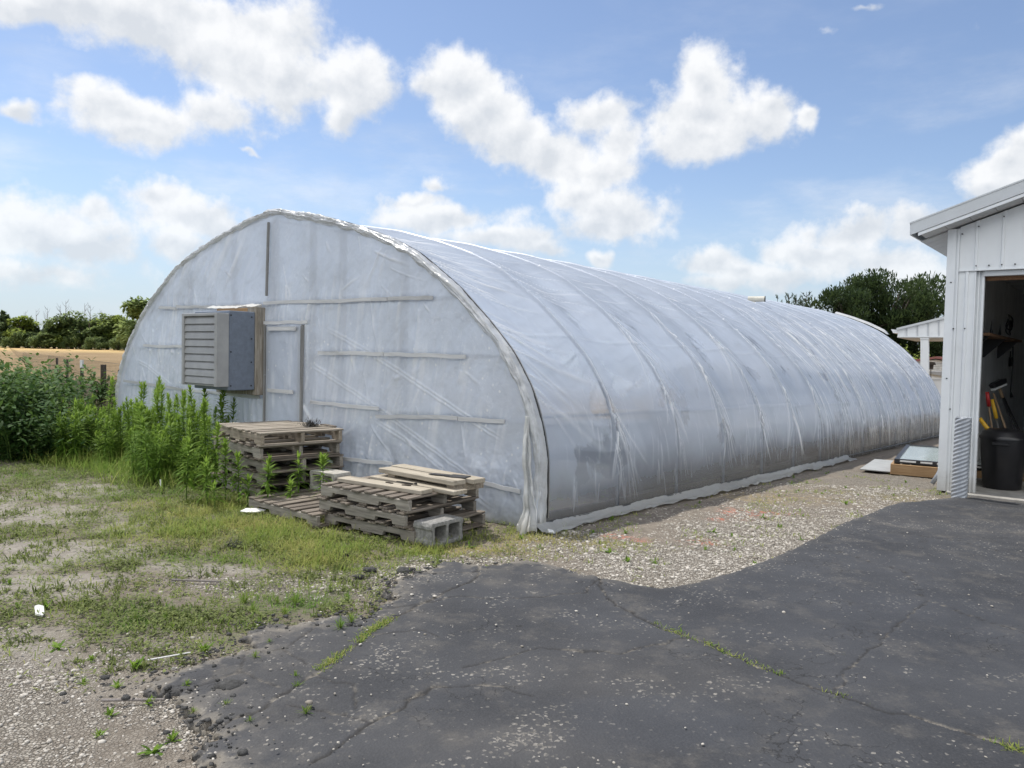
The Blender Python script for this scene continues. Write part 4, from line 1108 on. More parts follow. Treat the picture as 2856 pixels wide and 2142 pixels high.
tc = empty('trash_can', gp(.62, .78, FL), TH); tag(tc, 'round black plastic trash can with domed lid just inside the garage', 'trash can')
MB().lathe([(0, 0), (.21, 0), (.225, .02), (.275, .66), (.275, .68)], 36).build('body', M['black_plastic'], tc, smooth=True)
MB().lathe([(.288, .665), (.292, .70), (.27, .715), (.255, .76), (.18, .80), (.0, .815)], 36).build('lid', M['black_plastic'], tc, smooth=True)
MB().box(-.1, .1, -.30, -.27, .60, .64).build('handle', M['black_plastic'], tc, .006)


def tool(name, label, cat_, base, top, parts):
    e = empty(name, base); tag(e, label, cat_, 'hand tools leaning inside the garage')
    b_, t_ = Vector((0, 0, 0)), Vector(top) - Vector(base)
    for nm, a0, a1, r, mt in parts:
        MB().tube([b_.lerp(t_, a0), b_.lerp(t_, (a0 + a1) / 2), b_.lerp(t_, a1)], [r, r * 1.05, r * .9], 10).build(nm, mt, e, smooth=True)
    return e, t_


tool('shovel', 'long handled shovel with red grip behind the trash can', 'shovel', gp(.5, 1.55, FL), gp(.33, 1.33, 1.15), [('shaft', 0, .84, .014, M['handle_wood']), ('grip', .84, 1, .026, M['red'])])
tool('rake', 'steel shafted rake with yellow grip behind the trash can', 'rake', gp(.62, 1.75, FL), gp(.34, 1.78, 1.03), [('shaft', 0, .76, .013, M['steel']), ('grip', .76, 1, .026, M['yellow'])])
tool('hoe', 'hoe with bare wooden handle standing left of the black broom', 'hoe', gp(.78, 1.75, FL), gp(.34, 1.88, 1.12), [('shaft', 0, 1, .015, M['handle_wood'])])
tool('short_spade', 'short spade with thick yellow handle leaning left by the trash can', 'spade', gp(.95, 1.15, FL), gp(.3, .98, .79), [('shaft', 0, .7, .015, M['handle_wood']), ('grip', .7, 1, .03, M['yellow'])])
e, t_ = tool('push_broom', 'push broom stood upside down with its black bristle head up', 'broom', gp(.85, 2.0, FL), gp(.36, 2.3, 1.20), [('shaft', 0, .9, .016, M['black_metal']), ('socket', .88, 1, .022, M['handle_wood'])])
rot = Matrix.Translation(t_) @ Euler((R(-10), R(-14), R(30))).to_matrix().to_4x4()
MB().box(-.17, .17, -.035, .035, -.012, .02, M=rot).build('broom_block', M['white_plastic'], e, .006)
MB().prism([(-.16, .021), (.16, .021), (.19, .09), (.1, .105), (-.12, .10), (-.18, .085)], -.045, .045, M=rot).build('bristles', M['black_plastic'], e, .01)
e, t_ = tool('garden_fork', 'dark handled garden fork leaning right of the broom', 'fork', gp(.95, 2.2, FL), gp(.36, 2.7, 1.08), [('shaft', 0, 1, .016, M['black_metal'])])
yc = empty('hand_truck', gp(.85, 2.6, FL), TH + .2); tag(yc, 'yellow tube framed hand truck at the right edge of the doorway', 'hand truck')
MB().tube([(0, 0, .1), (0, .05, 1.25), (.1, .05, 1.3), (.3, .05, 1.3)], .02, 10).build('frame', M['yellow'], yc, smooth=True)
MB().tube([(-.12, -.02, .62), (.3, .0, .62)], .018, 8).tube([(-.16, 0, .9), (.04, -.04, .45)], .016, 8).build('crossbar', M['yellow'], yc, smooth=True)
MB().tube([(-.1, .08, .12), (-.04, .08, .12)], .12, 18).build('wheel', M['black_plastic'], yc)
ws = empty('white_board', gp(1.02, .62, FL), TH + .35); tag(ws, 'small white plastic board standing right of the trash can', 'board')
MB().prism([(0, .0), (.2, .0), (.2, .62), (.1, .66), (-.02, .6), (-.05, .2)], 0, .015).build('panel', M['white_plastic'], ws, .004)
for k, (y_, h) in enumerate(((.85, .26), (1.7, .22), (2.6, .2))):
    e = empty('plant_stake', gp(.3, y_, 1.966)); tag(e, ['tallest thin dark cone stake at the left end of the garage shelf', 'middle thin dark cone stake on the garage shelf', 'shortest thin dark cone stake beside the cable coil on the shelf'][k], 'stake', 'cone stakes on the garage shelf')
    MB().lathe([(.03, 0), (.026, .02), (.012, .1), (.003, h)], 12).build('cone', M['black_metal'], e, smooth=True)
e = empty('cable_coil', gp(.3, 3.7, 1.97), TH); tag(e, 'loose coil of black cable lying over the garage shelf', 'cable')
pts = [(.02 * math.sin(3 * a), .26 * math.cos(a), .16 + .15 * math.sin(a) + .012 * a) for a in np.linspace(0, 12.5, 70)]
MB().tube(pts, .012, 6).build('loop', M['black_metal'], e, smooth=True)
e = empty('hanging_pulley', gp(.115, 5.6, 1.6), TH); tag(e, 'dark pulley hung on the garage side wall under the shelf', 'pulley')
MB().lathe([(0, 0), (.09, 0), (.09, .02), (.07, .03), (.09, .04), (.09, .06), (0, .06)], 20, M=Matrix.Rotation(R(90), 4, 'Y')).build('wheel', M['black_metal'], e)
MB().box(.005, .03, -.02, .02, .05, .2).build('hook', M['black_metal'], e)
e = empty('power_cable', gp(.3, 4.28, 1.93), TH); tag(e, 'thin black cord hanging down the garage wall from the shelf', 'cord')
MB().tube([(0, 0, 0), (.01, .02, -.4), (0, 0, -.85), (.02, .01, -.95)], [.01, .01, .01, .03], 8).build('strand', M['black_metal'], e, smooth=True)

# cold frame between the garage and the tunnel
cf = empty('cold_frame', (5.86, 11.83, -.19), TH + .14); tag(cf, 'low wooden cold frame box beside the greenhouse', 'cold frame')
MB().box(0, 1.3, 0, .04, .01, .17).build('front_board', M['pine'], cf, .004)
for x_ in (0, 1.26): MB().box(x_, x_ + .04, .041, 2.4, .01, .17).build('side_board', M['pine'], cf, .004)
MB().box(0, 1.3, 2.401, 2.44, .01, .17).build('back_board', M['pine'], cf, .004)
sw = empty('glass_sash', (5.93, 11.86, -.015), TH + .14); tag(sw, 'black framed glass sash lying on the wooden cold frame', 'window sash')
b = MB(); b.box(0, 1.35, -.02, .04, .01, .075).box(0, 1.35, 2.36, 2.42, .01, .075).box(0, .06, .041, 2.359, .01, .075).box(1.29, 1.35, .041, 2.359, .01, .075).build('sash_frame', M['black_metal'], sw, .004)
MB().box(.061, 1.289, .041, 2.359, .05, .06).build('glass', M['glassy'], sw)
b = MB()
for x0, x1 in ((.08, .30), (.36, .52), (.58, .8), (.92, 1.25)): b.box(x0, x1, -.024, -.0205, .035, .06)
b.build('clip_strip', M['white_plastic'], sw)
wsh = empty('white_sheet', (5.22, 11.95, gz(5.22, 11.95)), TH + .1); tag(wsh, 'white panel lying flat on the ground left of the cold frame', 'panel')
MB().box(.16, .60, 0.3, 1.8, .01, .03).build('panel', M['pale_panel'], wsh, .004)

# ================================================================ PALLETS
def pallet(name, L, W, H, nd, seed, label, group, loc, rz, sm='stringer', dm='deck', missing=()):
    """v along the notched stringers (0..L to the left), y along the deck boards (0..W, into depth)"""
    rr = random.Random(seed); e = empty(name, loc, rz); tag(e, label, 'pallet', group)
    t = .018; zb, zt = t + .001, H - t - .001
    n0, n1 = L * .13, L * .33; m0, m1 = L * .67, L * .87; nh = .036
    prof = [(-L, zb), (-m1, zb), (-m1 + .012, zb + nh), (-m0 - .012, zb + nh), (-m0, zb), (-n1, zb), (-n1 + .012, zb + nh), (-n0 - .012, zb + nh), (-n0, zb), (0, zb), (0, zt), (-L, zt)]
    for y0 in (0, W / 2 - .02, W - .04):
        MB().prism(prof, y0, y0 + .04).build('stringer', M[sm], e, .003)
    bw = L / nd * .68
    for k in range(nd):
        if k in missing: continue
        x0 = -(L - bw) * k / (nd - 1) - bw + rr.uniform(-.008, .008)
        o0, o1 = rr.uniform(-.025, .008), rr.uniform(-.01, .02)
        w = bw * rr.uniform(.82, 1.1); dz = rr.uniform(0, .004)
        MB().box(x0, x0 + w, -.005 + o0, W + .005 + o1, H - t + dz, H + dz).build('deck_board', M[dm], e, .003)
    for k in range(5):
        x0 = -(L - bw) * k / 4 - bw
        MB().box(x0, x0 + bw, -.003, W + .003, 0, t).build('bottom_board', M[dm], e, .003)
    return e


GF = 'pallets in the low front stack'; GB = 'pallets in the tall back stack'
h0 = float(ground_z(np.array(-.8), np.array(6.2)))
loc = lambda u, s, z: tuple(wp(-u, s, z))
pallet('pallet', 1.08, .93, .122, 8, 1, 'grey weathered pallet at the bottom of the low front stack', GF, loc(.42, -1.15, .005), TH + .05)
pallet('pallet', 1.06, .9, .122, 7, 2, 'grey weathered pallet in the middle of the low front stack', GF, loc(.48, -1.2, .129), TH + .03)
pallet('pallet', 1.06, .9, .122, 8, 3, 'grey weathered pallet topping the low front stack under loose planks', GF, loc(.45, -1.185, .253), TH + .05)
pallet('pallet', 1.10, .9, .122, 8, 4, 'grey weathered pallet lying flat on the ground between the two stacks', None, loc(1.44, -1.33, .0), TH - .03)
bz = [.0, .142, .284, .426, .568]
bo = [(2.86, -1.0, .14), (2.80, -.97, .16), (2.72, -1.03, .17), (2.73, -1.06, .15), (2.68, -1.08, .17)]
lb = ['grey weathered pallet at the bottom of the tall back stack', 'grey weathered pallet second from the bottom of the tall back stack', 'grey weathered pallet in the middle of the tall back stack', 'grey notched pallet second from the top of the tall back stack', 'pale tan pallet topping the tall back stack']
for k in range(5):
    pallet('pallet', 1.18, .90, .138, 7 if k < 4 else 8, 10 + k, lb[k], GB, loc(bo[k][0], bo[k][1], bz[k] + .005), TH - bo[k][2], 'stringer' if k < 4 else 'stringer_new', 'deck' if k < 4 else 'deck_new')
# planks on the low stack
def plank(u0, u1, s0, s1, z, wd, th, label, rzx):
    e = MB(); L = math.hypot(u1 - u0, s1 - s0)
    e.box(-L, 0, 0, wd, 0, th)
    o = e.build('plank', M['plank'], None, .004, loc=loc(u0, s0, z), rz=TH - math.atan2(s1 - s0, u1 - u0))
    tag(o, label, 'plank', 'planks on the low pallet stack'); return o


plank(.48, 1.46, -1.02, -1.10, .379, .15, .036, 'pale plank nearest the camera on the low pallet stack', 0)
plank(.27, 1.34, -.85, -.83, .379, .16, .036, 'pale plank in the middle sticking out furthest from the pallets', 0)
plank(.33, 1.3, -.80, -.76, .446, .15, .04, 'knotty tan plank raised on a block above the other planks', 0)
plank(.27, 1.35, -.62, -.56, .446, .15, .04, 'pale plank at the rear of the low pallet stack under shingle scraps', 0)
for k, (u, s, lab_) in enumerate(((.40, -.46, 'short wood block holding up the right end of the rear planks'), (1.15, -.44, 'short wood block holding up the left end of the rear planks'))):
    o = MB().box(-.045, .045, -.38, .0, 0, .066).build('wood_block', M['stringer_new'], None, .004, loc=loc(u, s + .08, .379), rz=TH); tag(o, lab_, 'wood block', 'wood blocks under the rear planks')
for k, (u, s, w, d, lab_) in enumerate(((.46, -.60, .20, .13, 'square black shingle scrap near the right end of the rear plank'), (.62, -.66, .19, .07, 'narrow black shingle scrap left of the square one'))):
    p = [(-w / 2, -d / 2), (-.1 * w, -d * .6), (w / 2, -d * .4), (w * .45, d / 2), (-w * .4, d * .45)]
    tag(MB().prism(p, 0, .006, plane='xy').build('shingle_scrap', M['shingle'], None, 0, loc=loc(u, s, .488 + .003 * k), rz=TH + .2), lab_, 'shingle', 'shingle scraps on the planks')
e = empty('strap_hinge', loc(.83, -.86, .416), TH + .1); tag(e, 'small dark strap hinge lying on the middle plank', 'hinge')
MB().box(-.1, .08, -.01, .01, .001, .008).build('strap', M['black_metal'], e); MB().box(.1, .115, -.01, .015, .001, .014).build('pin', M['black_metal'], e)
for k, (u, s) in enumerate(((.93, -.96), (.74, -.94))):
    tag(MB().prism([(-.04, -.008), (.03, -.012), (.045, .006), (-.02, .012)], 0, .008, plane='xy').build('bark_chip', M['post_wood'], None, loc=loc(u, s, .4155), rz=TH + .3 * k), ['larger dark bark chip on the nearest plank', 'smaller dark bark chip right of the other on the nearest plank'][k], 'bark chip')

# concrete blocks
def cblock(name, label, mt, loc_, rz, L=.41, D=.20, H=.20, flip=False):
    """lies on its side: two cells open towards -y"""
    e = empty(name, loc_, rz); tag(e, label, 'concrete block')
    o = .033; c0, c1, c2, c3 = o, L / 2 - .014, L / 2 + .014, L - o
    # solid web with two through holes: frame pieces joined in one mesh
    b = bmesh.new()
    def ring(y):
        outer = [(0, 0), (L, 0), (L, H), (0, H)]
        return [b.verts.new((x, y, z)) for x, z in outer], [[b.verts.new((x, y, z)) for x, z in ((a0 + .012, o), (a1 - .012, o), (a1, o + .012), (a1, H - o - .012), (a1 - .012, H - o), (a0 + .012, H - o), (a0, H - o - .012), (a0, o + .012))] for a0, a1 in ((c0, c1), (c2, c3))]
    O0, I0 = ring(0); O1, I1 = ring(D)
    # end grooves along both short ends
    for (O, I, fl) in ((O0, I0, False), (O1, I1, True)):
        l, r = I
        faces = [[O[0], O[1], r[1], r[0], l[1], l[0]], [O[2], O[3], l[5], l[4], r[5], r[4]], [O[3], O[0], l[0], l[7], l[6], l[5]], [O[1], O[2], r[4], r[3], r[2], r[1]], [l[1], r[0], r[7], r[6], r[5], l[4], l[3], l[2]]]
        for f in faces: b.faces.new(f[::-1] if fl else f)
    for i in (0, 2): b.faces.new([O0[(i + 1) % 4], O0[i], O1[i], O1[(i + 1) % 4]])
    for x, (a, c) in ((0, (3, 0)), (L, (1, 2))):
        sgn = -1 if x == 0 else 1
        prof = [(0, 0), (.028, .012), (.05, .012), (.062, 0), (H - .062, 0), (H - .05, .012), (H - .028, .012), (H, 0)]
        def col(y): return [b.verts.new((x + sgn * (d - .0), y, z)) if 0 < z < H else None for z, d in prof]
        A, Bc = col(0), col(D)
        lo, hi = (O0[0], O0[3]) if x == 0 else (O0[1], O0[2]); lo1, hi1 = (O1[0], O1[3]) if x == 0 else (O1[1], O1[2])
        A[0], A[-1], Bc[0], Bc[-1] = lo, hi, lo1, hi1
        for i in range(len(prof) - 1):
            f = [A[i], A[i + 1], Bc[i + 1], Bc[i]]; b.faces.new(f if x == 0 else f[::-1])
        b.faces.new(A if x else A[::-1]); b.faces.new(Bc[::-1] if x else Bc)
    for l0, l1 in zip(I0, I1):
        for i in range(8): b.faces.new([l0[i], l0[(i + 1) % 8], l1[(i + 1) % 8], l1[i]])
    bmesh.ops.recalc_face_normals(b, faces=b.faces)
    me = bpy.data.meshes.new('block_body'); b.to_mesh(me); b.free(); me.materials.append(M[mt])
    ob = bpy.data.objects.new('block_body', me); C.objects.link(ob); ob.parent = e
    bv = ob.modifiers.new('bevel', 'BEVEL'); bv.width = .005; bv.segments = 2; bv.limit_method = 'ANGLE'
    return e


a_ = math.atan2(6.33 - 6.04, -.38 + .60)
cblock('concrete_block', 'grey two hole concrete block on its side before the low pallet stack', 'concrete', (-.605, 6.035, float(ground_z(np.array(-.5), np.array(6.15))) + .008), a_ * 1.0, .365, .20, .195)
cblock('concrete_block', 'pale concrete block standing between the two pallet stacks', 'pale_block', loc(2.50, -.62, .125), TH + .05, .36, .22, .19)

# ================================================================ PLANTS
def weed_variant(seed, H, n, lean=.05, leafL=.13, leafW=.019, bare=.1):
    r = np.random.default_rng(seed)
    az = r.uniform(0, 6.28); k = 9
    zt = np.linspace(0, H, k); bx = lean * H * (zt / H) ** 1.6
    cx, cy = bx * math.cos(az), bx * math.sin(az)
    st = MB().tube(list(zip(cx, cy, zt)), list(np.linspace(.0065, .0022, k)), 6, tone=.5)
    t = np.sort(r.uniform(bare, 1.0, n)) ** .85; z = t * H
    base = np.stack([np.interp(z, zt, cx), np.interp(z, zt, cy), z], 1)
    th = np.arange(n) * 2.4 + r.normal(0, .3, n)
    el = np.radians(np.interp(t, [0, .5, .82, .95, 1], [-8, 12, 34, 58, 78]) + r.normal(0, 9, n))
    d = np.stack([np.cos(th) * np.cos(el), np.sin(th) * np.cos(el), np.sin(el)], 1)
    L = leafL * np.interp(t, [0, .25, .75, 1], [.7, 1.15, 1.0, .55]) * r.uniform(.75, 1.25, n)
    V, F = leafs(base, d, L, leafW * r.uniform(.7, 1.25, n), np.interp(t, [0, .7, 1], [.55, .35, .05]) * r.uniform(.6, 1.4, n), 3, [.5, 1, .7, .05])
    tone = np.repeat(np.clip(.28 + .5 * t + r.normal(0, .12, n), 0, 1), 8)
    return st, V, F, tone


def weed_proto(i, seed, H, n, label, group, **kw):
    st, V, F, tone = weed_variant(seed, H, n, **kw)
    e = empty('tall_weed', (0, 0, 0)); tag(e, label, 'weed', group)
    st.build('stem', M['stem'], e, smooth=True)
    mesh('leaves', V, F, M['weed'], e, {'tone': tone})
    return e


GW = 'tall weeds in the thicket left of the pallets'
LW = 'tall bright green narrow leaved weed in the thicket left of the pallets'
protos = [weed_proto(i, 200 + i, h, n, LW, GW, lean=l) for i, (h, n, l) in enumerate(((1.0, 170, .05), (.92, 150, .1), (1.08, 180, .03), (.8, 130, .12), (.7, 120, .07), (.55, 95, .1)))]
spots = []
rs = np.random.default_rng(33)
while len(spots) < 200:
    u, s = rs.uniform(4.0, 8.3), rs.uniform(-1.5, -.1)
    if u < 4.6 and (s > -.75 or rs.random() < .4): continue
    if s < -1.1 - .25 * math.sin(u * 3): continue
    if u > 7.3 and s < -.9: continue
    spots.append((u, s))
use = [0] * 6
for k, (u, s) in enumerate(spots):
    edge_ = (s < -.9) or u > 6.8
    i = int(rs.choice([3, 4, 5])) if edge_ else int(rs.choice([0, 1, 2, 3], p=[.3, .25, .25, .2]))
    p = wp(-u, s); sc = rs.uniform(.72, 1.02)
    if 5.1 < u < 5.9 and s > -.8: sc *= 1.08
    o = protos[i] if not use[i] else dup(protos[i])
    use[i] = 1
    o.location = (p[0], p[1], float(ground_z(np.array(p[0]), np.array(p[1])))); o.rotation_euler.z = rs.uniform(0, 6.28); sc *= rs.uniform(.72, 1.08); o.scale = (sc * 1.08, sc * 1.08, sc); o.rotation_euler.x = rs.normal(0, .07); o.rotation_euler.y = rs.normal(0, .07)
# single weeds one can point at, around the pallets
for (wx_, wy_, z_, h, n_, lab_) in (
        (-2.33, 7.36, .0, .50, 75, 'tall narrow leaved weed growing up before the flat pallet'),
        (-2.13, 7.42, .0, .27, 34, 'short narrow leaved weed right of the tall one at the flat pallet'),
        (-2.10, 7.62, .10, .38, 50, 'middle sized weed growing through the flat pallet'),
        (-2.55, 7.45, .0, .30, 26, 'small star shaped weed left of the flat pallet end'),
        (-2.80, 7.28, .0, .24, 22, 'smallest star shaped weed in the grass left of the flat pallet'),
        (-2.68, 7.58, .0, .50, 80, 'bushy weed at the near corner of the tall pallet stack'),
        (-2.84, 7.66, .0, .62, 100, 'bushy weed leaning on the front of the tall pallet stack'),
        (-3.02, 7.82, .0, .78, 130, 'taller weed against the front of the tall pallet stack'),
        (-3.16, 7.98, .0, .98, 170, 'tallest weed standing against the tall pallet stack'),
        (-2.98, 7.55, .0, .45, 60, 'low bushy weed before the tall pallet stack'),
        (-3.25, 7.7, .0, .6, 90, 'leafy weed at the front right of the thicket'),
        (-1.78, 7.32, .09, .46, 55, 'pale grey green weed between the stacks before the pale block'),
        (-1.92, 7.95, .12, .34, 30, 'dark thin weed in shade behind the flat pallet')):
    e = weed_proto(0, int(abs(wx_ * 1000)), h, int(n_ * 1.25), lab_, None, leafL=.125 if h > .35 else .11, leafW=.021, bare=.2 if h > .35 else .35)
    zg = float(ground_z(np.array(wx_), np.array(wy_)))
    e.location = (wx_, wy_, zg + z_); e.rotation_euler.z = abs(wx_) * 9
# small weeds in the gravel and in the cracks
def rosette(seed, n, L, W, el=(25, 75)):
    r = np.random.default_rng(seed)
    V, F = leafs(np.zeros((n, 3)) + r.normal(0, .006, (n, 3)) * [1, 1, 0], rdir(n, *el), L * r.uniform(.6, 1.2, n), W * r.uniform(.7, 1.2, n), r.uniform(.1, .5, n), 3, [.4, .9, 1, .1])
    return V, F, np.repeat(np.clip(r.normal(.55, .2, n), 0, 1), 8)


GS = 'small weeds in the gravel and asphalt cracks'
small = []
for i, (n, L, W, el) in enumerate(((16, .10, .016, (40, 85)), (22, .075, .012, (20, 80)), (12, .09, .022, (15, 60)), (34, .10, .006, (30, 85)), (46, .13, .006, (35, 88)))):
    V, F, t = rosette(300 + i, n, L, W, el)
    o = mesh('small_weed', V, F, M['weed'] if i < 3 else M['grass'], attrs={'tone': t if i < 3 else np.clip(t + .3, 0, 1)}); small.append(o)
WS = [(-1.79, 3.67, 0), (-1.77, 3.46, 0), (-1.66, 3.19, 1), (-1.31, 3.19, 3), (-1.32, 3.01, 1), (-1.62, 3.02, 0), (-1.35, 2.9, 2), (-1.54, 3.87, 0), (-1.24, 3.98, 3), (-1.25, 3.78, 3), (-1.41, 4.67, 4), (-1.3, 4.67, 4), (-.78, 4.06, 3), (-.88, 4.3, 4), (-.84, 3.2, 3), (.85, 4.35, 3), (.97, 4.23, 1), (1.34, 3.68, 3), (1.54, 3.45, 3), (1.62, 3.37, 3), (-1.6, 4.65, 4), (-2.72, 4.49, 0), (-2.88, 4.48, 0), (-3.98, 6.35, 1), (-3.22, 4.92, 1), (-.92, 4.2, 4), (-.95, 3.45, 3), (-.98, 3.55, 3), (-.9, 3.62, 3), (-1.85, 4.2, 0), (-1.5, 4.5, 4), (-1.95, 4.35, 4), (-2.1, 4.3, 4), (-1.3, 4.45, 4), (-1.4, 4.3, 4), (-1.0, 4.75, 4), (-1.15, 4.95, 4), (-1.2, 3.25, 3), (-1.05, 3.12, 3), (-1.55, 3.3, 0), (-1.45, 3.45, 1), (-1.95, 3.5, 1), (-2.05, 3.75, 1), (-2.3, 3.9, 2)]
rg = np.random.default_rng(44)
while len(WS) < 96:
    v, s = rg.uniform(-.2, 2.6), rg.uniform(-1.2, 7)
    p = wp(v, s)
    if pip(ASPH, np.array([p[0]]), np.array([p[1]]))[0] or (v < .35 and rg.random() < .3): continue
    WS.append((p[0], p[1], int(rg.choice([0, 1, 1, 2]))))
flag = [0] * 5
LS = ['small upright bright green weed sprouting from gravel', 'small narrow leaved weed sprouting from gravel', 'flat broad leaved rosette weed in the gravel', 'thin grass tuft growing in broken asphalt', 'dense green grass tuft at the asphalt edge']
for k, (x_, y_, i) in enumerate(WS):
    a_on = pip(ASPH, np.array([x_]), np.array([y_]))[0]
    o = small[i] if not flag[i] else small[i].copy()
    if flag[i]: C.objects.link(o)
    flag[i] = 1
    sc = rg.uniform(.5, 1.0) * (.8 if k > 43 else .9) * (.6 if i == 3 else 1.0)
    o.location = (x_, y_, float(gz(x_, y_)) + .012 if a_on else float(ground_z(np.array(x_), np.array(y_)))); o.rotation_euler.z = rg.uniform(0, 6.28); o.scale = (sc, sc, sc)
    tag(o, LS[i], 'weed', ['upright weeds in gravel', 'narrow weeds in gravel', 'rosette weeds in gravel', 'grass tufts in asphalt', 'grass tufts at the asphalt edge'][i])

# bramble thicket at the left
def bush(seed, rad, H, n, mat, leafL, name, label, cat_, group, nlobes=16, spread=.75):
    r = np.random.default_rng(seed)
    e = empty(name, (0, 0, 0)); tag(e, label, cat_, group)
    st = MB(); pts = []
    for k in range(nlobes):
        a = r.uniform(0, 6.28); q = rad * math.sqrt(r.uniform(.02, 1)) * spread; h = H * r.uniform(.42, 1.18) * (1 - .35 * (q / rad) ** 2)
        p0 = np.array([q * .4 * math.cos(a), q * .4 * math.sin(a), 0]); p1 = np.array([q * math.cos(a), q * math.sin(a), h]); p2 = p1 + np.array([.35 * rad * math.cos(a), .35 * rad * math.sin(a), -.2 * H])
        c = [tuple((1 - t) ** 2 * p0 + 2 * t * (1 - t) * (p1 * [.5, .5, 1.2]) + t * t * p2 + 0) for t in np.linspace(0, 1, 9)]
        st.tube(c, list(np.linspace(.008, .003, 9)), 5, tone=.3); pts.append(np.array(c))
    P = np.concatenate(pts); m = n
    i = r.integers(0, len(P), m); base = P[i] + r.normal(0, .12 * rad + .02, (m, 3))
    base[:, 2] = np.clip(base[:, 2], .02, None)
    d = rdir(m, -25, 55); V, F = leafs(base, d, leafL * r.uniform(.6, 1.3, m), leafL * .62 * r.uniform(.7, 1.2, m), r.uniform(.1, .7, m), 2, [.35, 1, .12])
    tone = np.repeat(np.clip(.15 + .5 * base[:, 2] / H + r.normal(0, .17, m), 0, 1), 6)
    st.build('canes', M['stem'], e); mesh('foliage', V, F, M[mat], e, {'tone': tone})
    return e


GBR = 'bramble bushes at the left edge'
br_ = [bush(400 + i, 1.05, 1.2, 3600, 'bramble', .095, 'bramble_bush', 'x', 'shrub', GBR, 22) for i in range(3)]
BR = [(-6.55, 10.4, .92, 'bramble bush at the front left beside the sandy soil'), (-7.5, 11.2, 1.02, 'bramble bush cut by the left photo edge'), (-7.4, 11.9, .8, 'bramble bush just behind the front one near the weeds'), (-8.3, 12.8, .95, 'bramble bush in the middle of the left thicket'), (-8.7, 13.4, 1.1, 'taller bramble bush further back at the left edge'), (-9.6, 14.4, .85, 'bramble bush at the back right of the left thicket'), (-9.4, 15.6, 1.1, 'furthest bramble bush before the dead grass'), (-6.0, 10.7, .6, 'low bramble bush touching the tall weeds')]
for k, (x_, y_, sc, lab_) in enumerate(BR):
    o = br_[k] if k < 3 else dup(br_[k % 3])
    o.location = (x_, y_, float(gz(x_, y_)) - .03); o.rotation_euler.z = k * 1.3; o.scale = (sc, sc, sc); o['label'] = lab_
    o.scale = (sc, sc, sc * (1.0, 1.08, .62, .82, 1.0, .55, .85, .72)[k])
for k, (px, py, Y_, h, lab_) in enumerate(((268, 1075, 14.5, 1.1, 'leafy sapling beside the left wooden fence post'), (312, 1080, 14.2, 1.05, 'leafy sapling just right of the wooden fence post'), (200, 1105, 16, .75, 'small leafy sapling by the far white topped fence post'))):
    e = bush(450 + k, .22, h, 420, 'bramble', .085, 'sapling', lab_, 'sapling', None, 6)
    p = at(px, py, Y_); e.location = (p[0], p[1], float(gz(p[0], p[1])))
# wire fence
fn = empty('wire_fence', (0, 0, 0)); tag(fn, 'wire mesh fence with dark posts along the field edge', 'fence')
FPTS = [at(293, 1020, 14.8), at(202, 1004, 18.6), at(345, 1026, 13.2)]
FD = np.array([-2.6, 3.9]) / math.hypot(2.6, 3.9); FB = np.array([-7.85, 14.8])
wire = MB()
def fpos(t, z): q = FB + FD * t; return (q[0], q[1], float(gz(q[0], q[1])) + z)
T0, T1 = -3.0, 150.0
for z_ in (.08, .25, .42, .59, .76, .93, 1.1, 1.25): wire.tube([fpos(T0, z_), fpos((T0 + T1) / 2, z_), fpos(T1, z_)], .003, 3)
for t in np.concatenate([np.arange(T0, 20, .17), np.arange(20, 60, .4), np.arange(60, T1, 1.0)]): wire.tube([fpos(t, .08), fpos(t, 1.25)], .0026, 3)
wire.build('wire_mesh', mat_plain('fence_wire', (.10, .095, .085), .6, .4), fn)
for t, r_, h, mt in ((0, .055, 1.2, 'post_wood'), (4.62, .04, 1.22, 'post_wood'), (-2.4, .035, 1.15, 'post_wood'), (9.4, .04, 1.2, 'post_wood'), (14.2, .04, 1.2, 'post_wood')):
    MB().tube([fpos(t, -.1), fpos(t, h * .5), fpos(t, h)], [r_, r_, r_ * .95], 8).build('post', M[mt], fn)
MB().tube([fpos(4.62, 1.05), fpos(4.62, 1.235)], .043, 8).build('post_cap', M['white_plastic'], fn)

